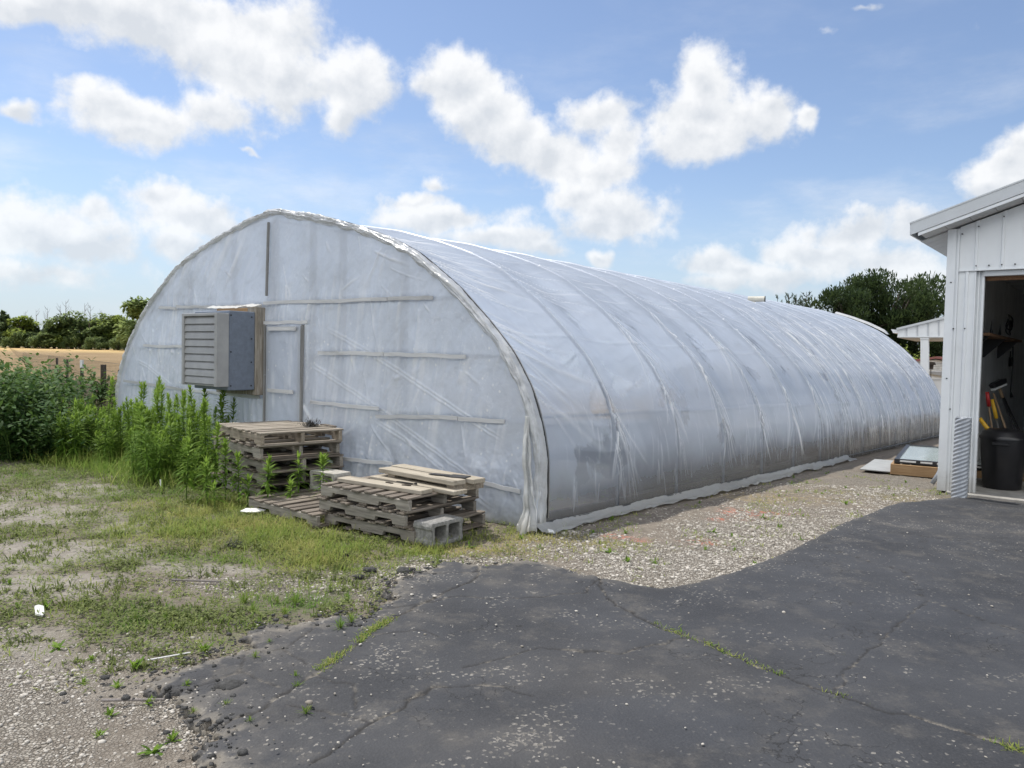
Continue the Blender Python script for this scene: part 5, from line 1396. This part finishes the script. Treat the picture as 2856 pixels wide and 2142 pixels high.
# ---------------------------------------------------------------- trees
def tree(seed, Wd, H, n, mat, leaf, name, label, group, trunk=.25, lobes=14, low=.12, shape='round', upright=False):
    r = np.random.default_rng(seed); e = empty(name, (0, 0, 0)); tag(e, label, 'tree', group)
    b = MB(); b.tube([(0, 0, 0), (.02 * H, 0, H * .3), (0, .02 * H, H * .75)], [.035 * H, .026 * H, .008 * H], 8)
    ctr = []
    for k in range(lobes):
        z = H * r.uniform(low + .1, .93); t = z / H
        env = {'round': math.sin(math.pi * min(1, max(.05, (t - low + .12) / (1.12 - low)))) ** .6, 'cone': 1.05 - t, 'broad': math.sin(math.pi * min(1, (t + .1) / 1.2)) ** .45}[shape]
        q = Wd / 2 * env * math.sqrt(r.uniform(.05, 1)); a = r.uniform(0, 6.28)
        c = np.array([q * math.cos(a), q * math.sin(a), z]); R_ = ((Wd * .17 if lobes < 40 else Wd * .115) if shape != 'cone' else Wd * .2 * (1.2 - t)) * r.uniform(.7, 1.25)
        ctr.append((c, R_)); b.tube([(0, 0, z * .55), tuple(c * [.5, .5, .9]), tuple(c)], [.012 * H, .007 * H, .003 * H], 5)
    b.build('trunk', M['bark'], e)
    Cc = np.array([c for c, _ in ctr]); Rr = np.array([q for _, q in ctr])
    i = r.integers(0, lobes, n); d = rdir(n, -90, 90) if False else r.normal(size=(n, 3)); d /= np.linalg.norm(d, axis=1, keepdims=True)
    rad = Rr[i] * r.uniform(.25, 1.12, n) ** .6
    base = Cc[i] + d * rad[:, None] * [1, 1, .85]
    base[:, 2] = np.clip(base[:, 2], low * H * .5, H * 1.02)
    if upright: dv = d * .5 + [0, 0, .75] + r.normal(0, .28, (n, 3))
    else: dv = d * .6 + r.normal(0, .6, (n, 3))
    dv /= np.linalg.norm(dv, axis=1, keepdims=True)
    V, F = leafs(base, dv, leaf * r.uniform(.6, 1.4, n), leaf * (.34 if upright else .6) * r.uniform(.6, 1.3, n), r.uniform(0, .5, n), 2, [.5, 1, .15])
    tone = np.repeat(np.clip(r.normal(.42, .2, n) + r.normal(0, .12, lobes)[i], 0, 1), 6)
    mesh('crown', V, F, M[mat], e, {'tone': tone}); return e


FG = 'trees in the far hedgerow'
prot = {'a': tree(501, 4.6, 6.4, 3600, 'tree_a', .42, 'far_tree', '', FG), 'b': tree(502, 3.6, 7.0, 3200, 'tree_b', .38, 'far_tree', '', FG, shape='cone', lobes=20, low=.04), 'c': tree(503, 4.6, 5.6, 3200, 'tree_c', .42, 'far_tree', '', FG), 'd': tree(504, 5.4, 6.6, 3400, 'tree_a', .40, 'far_tree', '', FG, low=.25), 'e': tree(505, 4.8, 3.2, 2600, 'tree_a', .34, 'far_shrub', '', 'shrubs under the far hedgerow', low=.02, shape='broad')}
usedp = set()
FT = [('b', 12, 863, 150, 'dark pointed tree at the left end of the far hedgerow'), ('b', -30, 880, 149, 'dark tree cut by the left photo edge in the far hedgerow'), ('c', 52, 886, 148, 'yellow green tree beside the dark pointed one in the far hedgerow'), ('b', 98, 905, 151, 'small dark tree with bare sticks above it in the far hedgerow'), ('b', 134, 890, 149, 'narrow dark pointed tree in the middle of the far hedgerow'), ('c', 165, 915, 147, 'low yellow green tree left of the two rounded ones'), ('d', 200, 870, 150, 'rounded olive tree left of centre in the far hedgerow'), ('d', 252, 873, 148, 'airy rounded tree showing sky through its crown'), ('a', 300, 905, 149, 'small green tree between the airy one and the bright one'), ('c', 330, 884, 150, 'yellow green rounded tree nearest the greenhouse in the far hedgerow'), ('a', 372, 895, 147, 'green tree partly behind the greenhouse edge'), ('a', 405, 835, 135, 'tallest grey green tree rising beside the greenhouse roof edge'), ('a', 30, 905, 152, 'green tree right behind the dark pointed one at the left'), ('a', 80, 918, 152, 'small green tree behind the sticks at the left'), ('d', 120, 912, 152, 'olive tree behind the narrow pointed one'), ('a', 225, 892, 152, 'green tree filling the gap between the two rounded ones'), ('a', 275, 900, 151, 'green tree right of the airy rounded tree'), ('d', 350, 905, 151, 'olive tree behind the yellow green rounded one'), ('a', 150, 925, 146, 'lowest small green tree in the middle of the far hedgerow'), ('e', 30, 940, 145, ''), ('e', 110, 945, 144, ''), ('e', 185, 942, 145, ''), ('e', 265, 944, 144, ''), ('e', 330, 950, 143, ''), ('e', 390, 945, 144, ''), ('e', 70, 935, 146, ''), ('e', 225, 938, 146, '')]
HT = {'a': 6.4, 'b': 7.0, 'c': 5.6, 'd': 6.6, 'e': 3.2}
for k, (t, px, py, Y_, lab_) in enumerate(FT):
    top = at(px, py, Y_); zb = float(np.interp(Y_, [24, 30, 150, 170], [-.75, -.35, .66, .7])) - .15
    o = prot[t] if t not in usedp else dup(prot[t]); usedp.add(t)
    sc = (top[2] - zb) / HT[t]
    o.location = (top[0], top[1], zb); o.scale = ((1.5 if t != 'b' else 1.2) * max(sc, .95),) * 2 + (sc,); o.rotation_euler.z = k * 2.1
    o['label'] = lab_ or 'low green shrub at the foot of the far hedgerow'
    if t == 'e': o.scale = (sc * (1 + .25 * math.sin(k * 2.3)),) * 2 + (sc * (.85 + .35 * math.sin(k * 5.1) ** 2),)
def bare(seed, H):
    r = random.Random(seed); e = empty('bare_tree', (0, 0, 0)); b = MB()
    b.tube([(0, 0, 0), (.05, 0, H * .5), (0, .05, H)], [.09, .06, .015], 6)
    for k in range(13):
        z = H * r.uniform(.4, .95); a = r.uniform(0, 6.28); L = H * .22 * (1.2 - z / H) + .25
        b.tube([(0.02, 0, z), (L * .5 * math.cos(a), L * .5 * math.sin(a), z + L * .5), (L * .8 * math.cos(a), L * .8 * math.sin(a), z + L * 1.15)], [.03, .02, .008], 4)
    b.build('trunk', M['dead'], e); return e


bt = [bare(520 + i, 8.0) for i in range(2)]
for k, (px, py, lab_) in enumerate(((70, 868, 'leftmost leafless grey tree above the far hedgerow'), (101, 863, 'leafless grey tree above the small dark tree'), (133, 858, 'leafless grey tree above the narrow pointed tree'), (168, 850, 'leafless tree left of the tallest bare one'), (183, 839, 'tallest leafless grey tree above the far hedgerow'), (237, 846, 'leafless grey tree between the two rounded trees'), (252, 852, 'leafless grey tree above the airy rounded tree'), (283, 865, 'rightmost leafless grey tree above the far hedgerow'))):
    o = bt[k] if k < 2 else dup(bt[k % 2]); top = at(px, py, 152); zb = .5
    sc = (top[2] - zb) / 8.0; o.location = (top[0], top[1], zb); o.scale = (sc, sc, sc); o.rotation_euler.z = k * 1.7
    tag(o, lab_, 'bare tree', 'leafless trees in the far hedgerow')
# trees behind the right of the tunnel
e = tree(530, 10.3, 9.7, 42000, 'maple', .36, 'big_tree', 'large dark green dense tree behind the white porch roof', None, lobes=110, low=.02, shape='broad', upright=True)
p = at(2490, 960, 66); e.location = (p[0], p[1], -.8)
e = tree(531, 7.6, 8.3, 24000, 'maple', .34, 'big_tree', 'left dark tree joined to the large one behind the greenhouse', None, lobes=70, low=.02, shape='broad', upright=True)
p = at(2365, 960, 64); e.location = (p[0], p[1], -.8)
def spire(seed, H, lab_, px, py, Y_):
    r = np.random.default_rng(seed); e = empty('young_conifer', (0, 0, 0)); tag(e, lab_, 'conifer', 'young conifers behind the greenhouse ridge')
    b = MB(); b.tube([(0, 0, 0), (0, 0, H)], [.09, .012], 6); bs = []; ds = []
    for k in range(34):
        z = H * r.uniform(.35, .97); a = r.uniform(0, 6.28); L = (H - z) * .30 + .18
        p = np.array([[0, 0, z], [L * .55 * math.cos(a), L * .55 * math.sin(a), z + L * .35], [L * .85 * math.cos(a), L * .85 * math.sin(a), z + L * 1.0]])
        b.tube([tuple(q) for q in p], [.022, .015, .006], 4)
        for q in np.linspace(.2, 1, 26):
            bs.append(p[0] * (1 - q) ** 2 + 2 * q * (1 - q) * p[1] + q * q * p[2]); ds.append(p[2] - p[0])
    bs = np.array(bs); ds = np.array(ds); ds /= np.linalg.norm(ds, axis=1, keepdims=True); ds = ds + r.normal(0, .5, ds.shape); ds /= np.linalg.norm(ds, axis=1, keepdims=True)
    b.build('trunk', M['bark'], e)
    V, F = leafs(bs + r.normal(0, .02, bs.shape), ds, .17 * r.uniform(.6, 1.3, len(bs)), .045 * r.uniform(.7, 1.3, len(bs)), r.uniform(0, .2, len(bs)), 2, [.6, 1, .2])
    mesh('crown', V, F, M['maple'], e, {'tone': np.repeat(np.clip(r.normal(.5, .2, len(bs)), 0, 1), 6)})
    top = at(px, py, Y_); e.location = (top[0], top[1], top[2] - H); return e


spire(540, 6.2, 'smallest conifer tip left of the others above the ridge', 2169, 827, 52)
spire(541, 6.6, 'twin tipped conifer in the middle above the ridge', 2200, 818, 51)
spire(544, 6.4, 'slim conifer just right of the middle one above the ridge', 2222, 820, 52)
spire(542, 7.0, 'fullest conifer nearest the big dark tree above the ridge', 2250, 814, 50)
spire(543, 5.5, 'low conifer touching the left side of the dark trees', 2285, 852, 50)
e = bush(550, 1.7, 3.5, 2600, 'tree_c', .26, 'yellow_shrub', 'yellow green shrub seen left of the white porch column', 'shrub', None, 26, .8)
p = at(2528, 1000, 58); e.location = (p[0], p[1], -.9)
e = bush(551, 2.4, 4.0, 3200, 'maple', .3, 'dark_shrub', 'dark green shrub seen through the white porch', 'shrub', None, 26, .8)
p = at(2640, 1000, 62); e.location = (p[0], p[1], -.9)

# ---------------------------------------------------------------- porch, house, shed, fence beyond
def part_poly(name, pts, Y_, depth, mt, parent):
    W = [at(px, py, Y_) for px, py in pts]; V = [tuple(w) for w in W] + [(w[0] + depth * .56, w[1] + depth * .83, w[2]) for w in W]; n = len(W)
    F = [tuple(range(n))[::-1], tuple(range(n, 2 * n))] + [(i, (i + 1) % n, (i + 1) % n + n, i + n) for i in range(n)]
    b = MB(); b.add(V, F, .5); return b.build(name, M[mt], parent)


po = empty('porch', (0, 0, 0)); tag(po, 'white metal porch roof on a square column beyond the greenhouse', 'porch')
part_poly('gable_panel', [(2503.5, 941), (2503.5, 921), (2720, 869), (2720, 941)], 24, .06, 'white_metal', po)
part_poly('roof', [(2500, 921), (2500, 915), (2720, 861), (2720, 868)], 23.9, 5, 'trim_grey', po)
part_poly('gutter', [(2485, 918), (2502.9, 920), (2502.9, 929), (2491, 929)], 23.95, 4.5, 'white_metal', po)
part_poly('trim', [(2502.5, 941), (2720, 941), (2720, 937.5), (2502.5, 937.5)], 23.95, .04, 'white_metal', po)
part_poly('soffit', [(2504, 942), (2720, 942), (2720, 941.5), (2504, 941.5)], 24.05, 4.5, 'shade_trim', po)
for px in (2530, 2560, 2590, 2620, 2650): part_poly('panel_rib', [(px - 1, 940), (px - 1, 921 - (px - 2503) * .24 + 1.5), (px + 1, 921 - (px - 2503) * .24 + 1), (px + 1, 940)], 23.97, .02, 'trim_grey', po)
part_poly('column', [(2567, 1175), (2567, 942.5), (2589, 942.5), (2589, 1175)], 24, .28, 'white_metal', po)
part_poly('column_cap', [(2566, 946), (2566, 942.3), (2590.5, 942.3), (2590.5, 946)], 23.97, .34, 'white_metal', po)
hs = empty('house', (0, 0, 0)); tag(hs, 'white sided house with red brown roof edge seen under the porch', 'house')
part_poly('wall', [(2540, 1060), (2540, 1010), (2610, 1003), (2700, 1018), (2700, 1060)], 50, 6, 'siding', hs)
part_poly('roof', [(2530, 1012), (2610, 1000), (2705, 1017), (2705, 1012), (2612, 994), (2530, 1005)], 49.7, 6.4, 'red_roof', hs)
for k in range(9): part_poly('siding_line', [(2545, 1012 + k * 4.6), (2545, 1011.2 + k * 4.6), (2700, 1014.2 + k * 4.6), (2700, 1015 + k * 4.6)], 49.97, .02, 'grey_roof', hs)
sd_ = empty('shed', (0, 0, 0)); tag(sd_, 'low white shed with a grey roof behind the porch column', 'shed')
part_poly('wall', [(2560, 1120), (2560, 1047), (2590, 1040), (2690, 1064), (2690, 1120)], 36, 3, 'white_metal', sd_)
part_poly('roof', [(2555, 1046), (2590, 1036), (2700, 1036), (2700, 1062), (2590, 1042), (2555, 1050)], 35.8, 3.2, 'grey_roof', sd_)
pf_ = empty('panel_fence', (0, 0, 0)); tag(pf_, 'white panel fence between the greenhouse and garage corner', 'fence')
for k, px in enumerate(range(2560, 2700, 14)): part_poly('fence_panel', [(px, 1190), (px, 1057.5), (px + 13.4, 1057.5), (px + 13.4, 1190)], 29, .05, 'white_metal', pf_)
part_poly('top_rail', [(2558, 1059), (2558, 1056.5), (2700, 1056.5), (2700, 1059)], 28.95, .12, 'trim_grey', pf_)
bh = empty('bird_house', (0, 0, 0)); tag(bh, 'dark wooden bird house on a post seen past the porch column', 'bird house')
part_poly('body', [(2590, 1030), (2590, 1016), (2603, 1016), (2601, 1030)], 30, .2, 'post_wood', bh)
part_poly('roof', [(2586, 1017), (2590, 1009), (2605, 1010), (2608, 1018)], 29.9, .4, 'post_wood', bh)
part_poly('post', [(2595, 1180), (2595, 1030.5), (2597, 1030.5), (2597, 1180)], 30.05, .05, 'post_wood', bh)

# ---------------------------------------------------------------- litter and broken pieces
def zat(x, y): return float(ground_z(np.array(x), np.array(y)))


def scrap(name, pts, th, mt, x, y, rz, label, cat_, tilt=(0, 0), lift=.02):
    o = MB().prism(pts, 0, th, plane='xy').build(name, M[mt], None, min(.003, th * .3), loc=(x, y, zat(x, y) + lift), rz=rz)
    o.rotation_euler.x, o.rotation_euler.y = tilt; return tag(o, label, cat_)


scrap('paper_scrap', [(-.1, -.03), (-.06, .05), (.0, .055), (.06, .05), (.13, .02), (.1, -.02), (.04, -.045), (-.03, -.055)], .01, 'white_plastic', -2.41, 7.16, .2, 'flat white scrap on the grass before the flat pallet', 'litter', (.15, .05), .035)
scrap('paper_scrap', [(-.02, -.06), (-.028, .04), (-.01, .06), (.02, .055), (.024, -.02), (.018, -.06)], .012, 'white_plastic', -2.68, 4.36, .6, 'bright white curled scrap lying on the soil at the left', 'litter', (.2, .35), .03)
scrap('paper_scrap', [(-.03, -.02), (-.02, .03), (.03, .02), (.025, -.025)], .02, 'white_plastic', .36, 6.62, .4, 'white lump on the gravel between block and greenhouse corner', 'litter', (.3, .2), .02)
o = scrap('plastic_rod', [(-.10, -.004), (-.10, .004), (.10, .003), (.10, -.003)], .006, 'siding', -1.66, 3.74, .3, 'thin white plastic rod among weeds on broken asphalt', 'litter', (0, -.1), .035)
o = MB().box(-.008, .008, -.003, .003, 0, .10).build('plant_label', M['white_plastic'], None, loc=(-3.83, 8.4, zat(-3.83, 8.4)), rz=-.3); tag(o, 'small white plant stake upright in the grass', 'stake')
scrap('stick', [(-.16, -.008), (-.16, .008), (.16, .005), (.15, -.006)], .012, 'dead', -2.05, 5.02, .1, 'pale dry stick lying on the gravelly soil', 'stick', (0, .05), .02)
scrap('stick', [(-.13, -.007), (-.13, .007), (.13, .004), (.13, -.006)], .01, 'dead', -1.62, 3.30, .15, 'thin dry stick on the gravel at lower left', 'stick', (0, .03), .02)
CH = [(-1.25, 3.47, .2, .05, 'flat broken asphalt slab lying among weeds at lower left'), (-.97, 5.38, .17, .06, 'broken asphalt piece lying in grass above the driveway tip'), (-.73, 5.37, .15, .07, 'broken asphalt lump at the top of the crumbled edge'), (-1.02, 5.22, .12, .04, 'small asphalt piece left of the others by the crumbled edge'), (-.62, 5.33, .1, .04, 'small asphalt bit touching the driveway edge')]
for k, (x_, y_, r_, h_c, lab_) in enumerate(CH):
    rc = random.Random(k + 60); n = 7
    o = stones('asphalt_chunk', np.array([0.]), np.array([0.]), np.array([0.]), np.array([r_ * .45]), .35); o.data.materials[0] = M['chunk']
    o.location = (x_, y_, zat(x_, y_) + .015); o.rotation_euler = (rc.uniform(-.15, .15), rc.uniform(-.15, .15), rc.uniform(-.5, .5)); tag(o, lab_, 'asphalt chunk')
SR = [(1.66, 4.57), (.41, 4.51), (-.06, 4.25), (-.45, 4.73), (-.53, 5.06), (-.73, 4.34), (-.84, 3.25), (-.87, 4.08), (.62, 5.2)]
for k, (x_, y_) in enumerate(SR):
    o = stones('pebble', np.array([0.]), np.array([0.]), np.array([0.]), np.array([.011 if k % 3 else .017]))
    o.location = (x_, y_, float(gz(x_, y_)) + .036); tag(o, 'single pale pebble lying on the dark asphalt', 'pebble', 'pale pebbles on the asphalt')
# dark dried plant clumps
def clump(loc_, r_, n, label):
    g = np.random.default_rng(n); b = g.normal(0, r_ * .45, (n, 3)); b[:, 2] = np.abs(b[:, 2]) * .6
    V, F = leafs(b, rdir(n, -10, 70), r_ * g.uniform(.5, 1.4, n), .006 * g.uniform(.6, 1.5, n), g.uniform(.1, .8, n), 3, [.8, 1, .7, .2])
    o = mesh('dead_plant', V, F, M['dry_clump'], attrs={'tone': np.repeat(g.uniform(0, 1, n), 8)}, loc=loc_); return tag(o, label, 'dead plant')


clump(loc(2.93, -.30, .715), .085, 260, 'black dried plant clump on top of the tall pallet stack')
clump((-2.14, 5.95, zat(-2.14, 5.95)), .07, 130, 'dark dried tuft in the yellow grass')
clump((-1.22, 5.75, zat(-1.22, 5.75)), .045, 80, 'small dark dried tuft in front of the low pallets')
o = MB().box(-.14, .14, -.03, .03, 0, .012).build('slat_piece', M['deck'], None, loc=loc(2.86, -.12, .712), rz=TH - .2); tag(o, 'dark loose slat lying behind the dried plant on the tall stack', 'slat')

# ================================================================ SKY, SUN, CAMERA
SUN_AZ, SUN_EL = -52., 62.
SKY_K = .10
EXPO = 1.0
CLOUDS = [(-32.1, 19.6, 3.51, 1.08, 1), (-29.9, 20.3, 5.5, 1.65, 1), (-25.1, 20.4, 6.32, 2.15, 1), (-19.6, 19.4, 5.12, 2.86, 1), (-22.5, 21.4, 5.82, 1.74, 1), (-16.5, 18.3, 3.09, 2.01, 1), (-18.4, 21.2, 4.19, 2.39, 1), (-14.3, 18.0, 1.88, 1.25, 0.7), (-11.5, 18.2, 2.53, 2.37, 1), (-12.6, 16.2, 1.43, 1.27, 0.9), (-25.1, 14.5, 4.47, 1.43, 1), (-21.3, 15.3, 2.6, 1.59, 1), (-27.7, 15.0, 1.89, 1.22, 0.9), (-25.9, 13.6, 4.46, 0.74, 0.7), (-19.4, 13.1, 1.41, 0.34, 0.3), (-32.8, 14.1, 1.38, 0.78, 0.8), (-32.1, 7.2, 4.88, 2.01, 0.9), (-29.1, 6.4, 3.56, 1.78, 0.8), (-31.2, 4.5, 6.43, 1.46, 0.6), (-24.5, 9.9, 2.29, 1.38, 0.8), (-22.2, 8.8, 3.75, 1.41, 0.85), (-23.5, 7.1, 2.02, 1.0, 0.9), (-28.3, 8.8, 1.49, 1.19, 0.6), (-20.1, 8.3, 2.22, 1.11, 0.7), (-4.1, 18.6, 2.89, 1.99, 1), (-5.4, 18.6, 2.4, 1.28, 0.9), (-2.0, 17.0, 2.92, 2.01, 1), (0.1, 15.5, 2.62, 1.64, 1), (2.5, 14.6, 3.12, 1.81, 1), (5.8, 16.7, 3.08, 1.62, 0.9), (7.4, 15.1, 2.28, 1.95, 0.8), (5.9, 13.2, 3.13, 1.48, 0.8), (7.7, 10.3, 3.16, 1.6, 0.95), (4.6, 11.5, 2.17, 1.4, 0.8), (6.3, 9.4, 3.01, 1.0, 0.7), (13.6, 18.8, 1.87, 2.5, 1), (13.5, 16.8, 3.32, 2.21, 1), (13.4, 15.4, 3.03, 1.43, 1), (16.2, 16.5, 2.5, 1.56, 0.95), (17.9, 17.1, 1.54, 1.17, 0.8), (20.4, 16.5, 0.85, 0.73, 0.8), (-7.3, 11.0, 2.49, 0.83, 0.8), (-5.2, 9.8, 4.36, 1.07, 0.9), (-1.1, 8.3, 3.72, 1.08, 0.9), (-6.1, 12.2, 1.39, 0.8, 0.6), (2.0, 7.8, 2.03, 0.68, 0.6), (6.4, 7.2, 1.08, 0.67, 0.8), (23.4, 8.7, 3.41, 1.49, 0.85), (26.8, 9.1, 2.86, 1.44, 0.85), (22.3, 7.4, 5.33, 1.32, 0.8), (25.7, 6.8, 5.2, 1.68, 0.8), (28.2, 5.5, 4.5, 1.5, 0.7), (14.5, 6.5, 1.81, 0.99, 1), (16.0, 5.9, 1.96, 0.82, 0.8), (18.2, 5.5, 3.56, 1.04, 0.7), (15.0, 5.1, 3.95, 0.79, 0.5), (32.3, 12.0, 2.11, 1.41, 1), (33.0, 12.8, 1.39, 1.11, 1), (31.6, 11.1, 1.42, 0.85, 0.9), (24.0, 22.5, 1.85, 0.46, 0.25), (21.5, 21.5, 1.61, 0.73, 0.12),
          (120, 45, 22, 12, 1), (-140, 50, 22, 12, 1), (180, 30, 26, 10, 1), (-170, 55, 20, 12, 1), (150, 18, 22, 7, 1), (-120, 15, 20, 6, 1), (60, 25, 14, 5, 1), (95, 35, 16, 7, 1), (140, 22, 18, 5, 1), (170, 40, 14, 7, 1), (-70, 30, 12, 6, 1), (-110, 24, 18, 5, 1), (-150, 35, 14, 7, 1), (-60, 10, 12, 3, .9), (55, 9, 10, 3, .9)]  # unseen clouds outside the view, added to light the shaded walls
world = bpy.data.worlds.new('World'); bpy.context.scene.world = world; world.use_nodes = True
world.node_tree.nodes.clear(); w = NT(world.node_tree)
sky = w.n('ShaderNodeTexSky', sky_type='NISHITA', sun_disc=False, sun_elevation=R(SUN_EL), sun_rotation=R(SUN_AZ), altitude=200., air_density=1.0, dust_density=.5, ozone_density=3.0).outputs[0]
dirv = w.n('ShaderNodeTexCoord').outputs['Generated']
wn = w.n('ShaderNodeTexNoise', {'Vector': dirv, 'Scale': 11.0, 'Detail': 4.0, 'Roughness': .55}).outputs[1]
warp = w.n('ShaderNodeVectorMath', {0: w.n('ShaderNodeVectorMath', {0: wn, 1: (.5, .5, .5)}, operation='SUBTRACT').outputs[0], 'Scale': .055}, operation='SCALE').outputs[0]
dw = w.n('ShaderNodeVectorMath', {0: dirv, 1: warp}, operation='ADD').outputs[0]
fld = gup = None
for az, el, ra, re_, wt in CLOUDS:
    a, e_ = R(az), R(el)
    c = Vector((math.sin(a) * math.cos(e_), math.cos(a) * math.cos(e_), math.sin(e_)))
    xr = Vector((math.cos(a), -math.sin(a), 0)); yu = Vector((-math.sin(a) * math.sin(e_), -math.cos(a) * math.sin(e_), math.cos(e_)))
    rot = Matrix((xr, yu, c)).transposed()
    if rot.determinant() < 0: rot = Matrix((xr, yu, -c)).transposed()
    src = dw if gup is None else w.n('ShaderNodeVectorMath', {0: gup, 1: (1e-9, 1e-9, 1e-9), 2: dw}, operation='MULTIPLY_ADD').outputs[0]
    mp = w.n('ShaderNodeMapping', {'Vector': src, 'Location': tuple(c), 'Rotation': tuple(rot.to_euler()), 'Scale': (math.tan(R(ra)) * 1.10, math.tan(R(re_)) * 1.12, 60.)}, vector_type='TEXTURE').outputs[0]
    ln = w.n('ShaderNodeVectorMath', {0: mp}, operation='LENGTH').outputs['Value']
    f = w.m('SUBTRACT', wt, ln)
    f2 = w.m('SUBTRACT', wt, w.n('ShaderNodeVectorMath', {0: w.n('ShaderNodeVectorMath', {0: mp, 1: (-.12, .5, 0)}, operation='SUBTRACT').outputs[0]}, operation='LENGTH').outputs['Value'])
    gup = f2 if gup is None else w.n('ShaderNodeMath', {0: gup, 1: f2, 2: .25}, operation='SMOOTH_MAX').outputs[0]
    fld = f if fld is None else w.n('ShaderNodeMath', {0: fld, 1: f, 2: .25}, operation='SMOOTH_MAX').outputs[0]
n1 = w.noise(dirv, 13., 10, .58); up = w.n('ShaderNodeVectorMath', {0: dirv, 1: (-.012, .0, .022)}, operation='ADD').outputs[0]
n1b = w.noise(up, 13., 5, .58)
n0 = w.noise(dirv, 42., 6, .6)
vert = w.m('SUBTRACT', gup, fld)
fld = w.m('ADD', w.m('MAXIMUM', fld, -1.0), w.m('ADD', w.m('MULTIPLY', w.m('SUBTRACT', n1, .5), 2.1), w.m('MULTIPLY', w.m('SUBTRACT', n0, .5), .9)))
veil = w.step(w.noise(w.scaled(dirv, (1, 1, 3.2)), 3.6, 9, .62), .46, .78)
den = w.m('MAXIMUM', w.step(fld, -.36, .40), w.m('MULTIPLY', veil, w.m('SUBTRACT', .62, w.m('MULTIPLY', w.step(w.n('ShaderNodeSeparateXYZ', {0: dirv}).outputs[2], .08, .42), .5))))
sepd = w.n('ShaderNodeSeparateXYZ', {0: dirv}).outputs[2]
haze = w.m('SUBTRACT', 1.0, w.step(sepd, -.02, .24))
lit = w.m('ADD', w.m('ADD', .62, w.m('MULTIPLY', vert, .75)), w.m('MULTIPLY', w.m('SUBTRACT', n1, n1b), 3.0), clamp=True)
lit = w.m('SUBTRACT', lit, w.m('MULTIPLY', w.step(fld, .5, 1.2), .18), clamp=True)
K = .58
ccol = w.mix(lit, (6.3 * K, 6.6 * K, 7.0 * K), (8.7 * K, 8.75 * K, 8.8 * K))
back = w.step(w.m('MULTIPLY', w.n('ShaderNodeSeparateXYZ', {0: dirv}).outputs[1], -1.0), .0, .6)   # unseen sunlit clouds behind camera, brightened as added fill for shaded walls
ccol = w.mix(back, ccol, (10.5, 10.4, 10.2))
hz = w.mix(w.m('MULTIPLY', haze, .8), w.n('ShaderNodeHueSaturation', {'Color': w.n('ShaderNodeVectorMath', {0: sky, 1: (.72, .715, .735)}, operation='MULTIPLY').outputs[0], 'Saturation': .92, 'Value': 1.0}).outputs[0], (2.75, 3.3, 3.9))
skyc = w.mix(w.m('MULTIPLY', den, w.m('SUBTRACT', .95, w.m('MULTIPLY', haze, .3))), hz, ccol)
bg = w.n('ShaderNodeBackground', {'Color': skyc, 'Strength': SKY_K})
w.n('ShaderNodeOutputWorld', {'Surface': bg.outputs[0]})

sl = bpy.data.lights.new('sun', 'SUN'); sl.energy = 2.35; sl.angle = R(1.6); sl.color = (1, .955, .88)
so = bpy.data.objects.new('sun', sl); C.objects.link(so)
sv = Vector((math.sin(R(SUN_AZ)) * math.cos(R(SUN_EL)), math.cos(R(SUN_AZ)) * math.cos(R(SUN_EL)), math.sin(R(SUN_EL))))
so.rotation_euler = sv.to_track_quat('Z', 'Y').to_euler()

cam = bpy.data.cameras.new('camera'); co_ = bpy.data.objects.new('camera', cam); C.objects.link(co_)
cam.sensor_width = 36; cam.lens = 36 * FPX / PW; cam.clip_start = .05; cam.clip_end = 3000
co_.matrix_world = Matrix(((CR[0], CU[0], -CF[0], 0), (CR[1], CU[1], -CF[1], 0), (CR[2], CU[2], -CF[2], CAM_H), (0, 0, 0, 1)))
sc = bpy.context.scene; sc.camera = co_
sc.view_settings.view_transform = 'Standard'; sc.view_settings.look = 'None'; sc.view_settings.gamma = 1; sc.view_settings.exposure = EXPO
sc.cycles.max_bounces = 10; sc.cycles.transparent_max_bounces = 12; sc.cycles.use_denoising = True
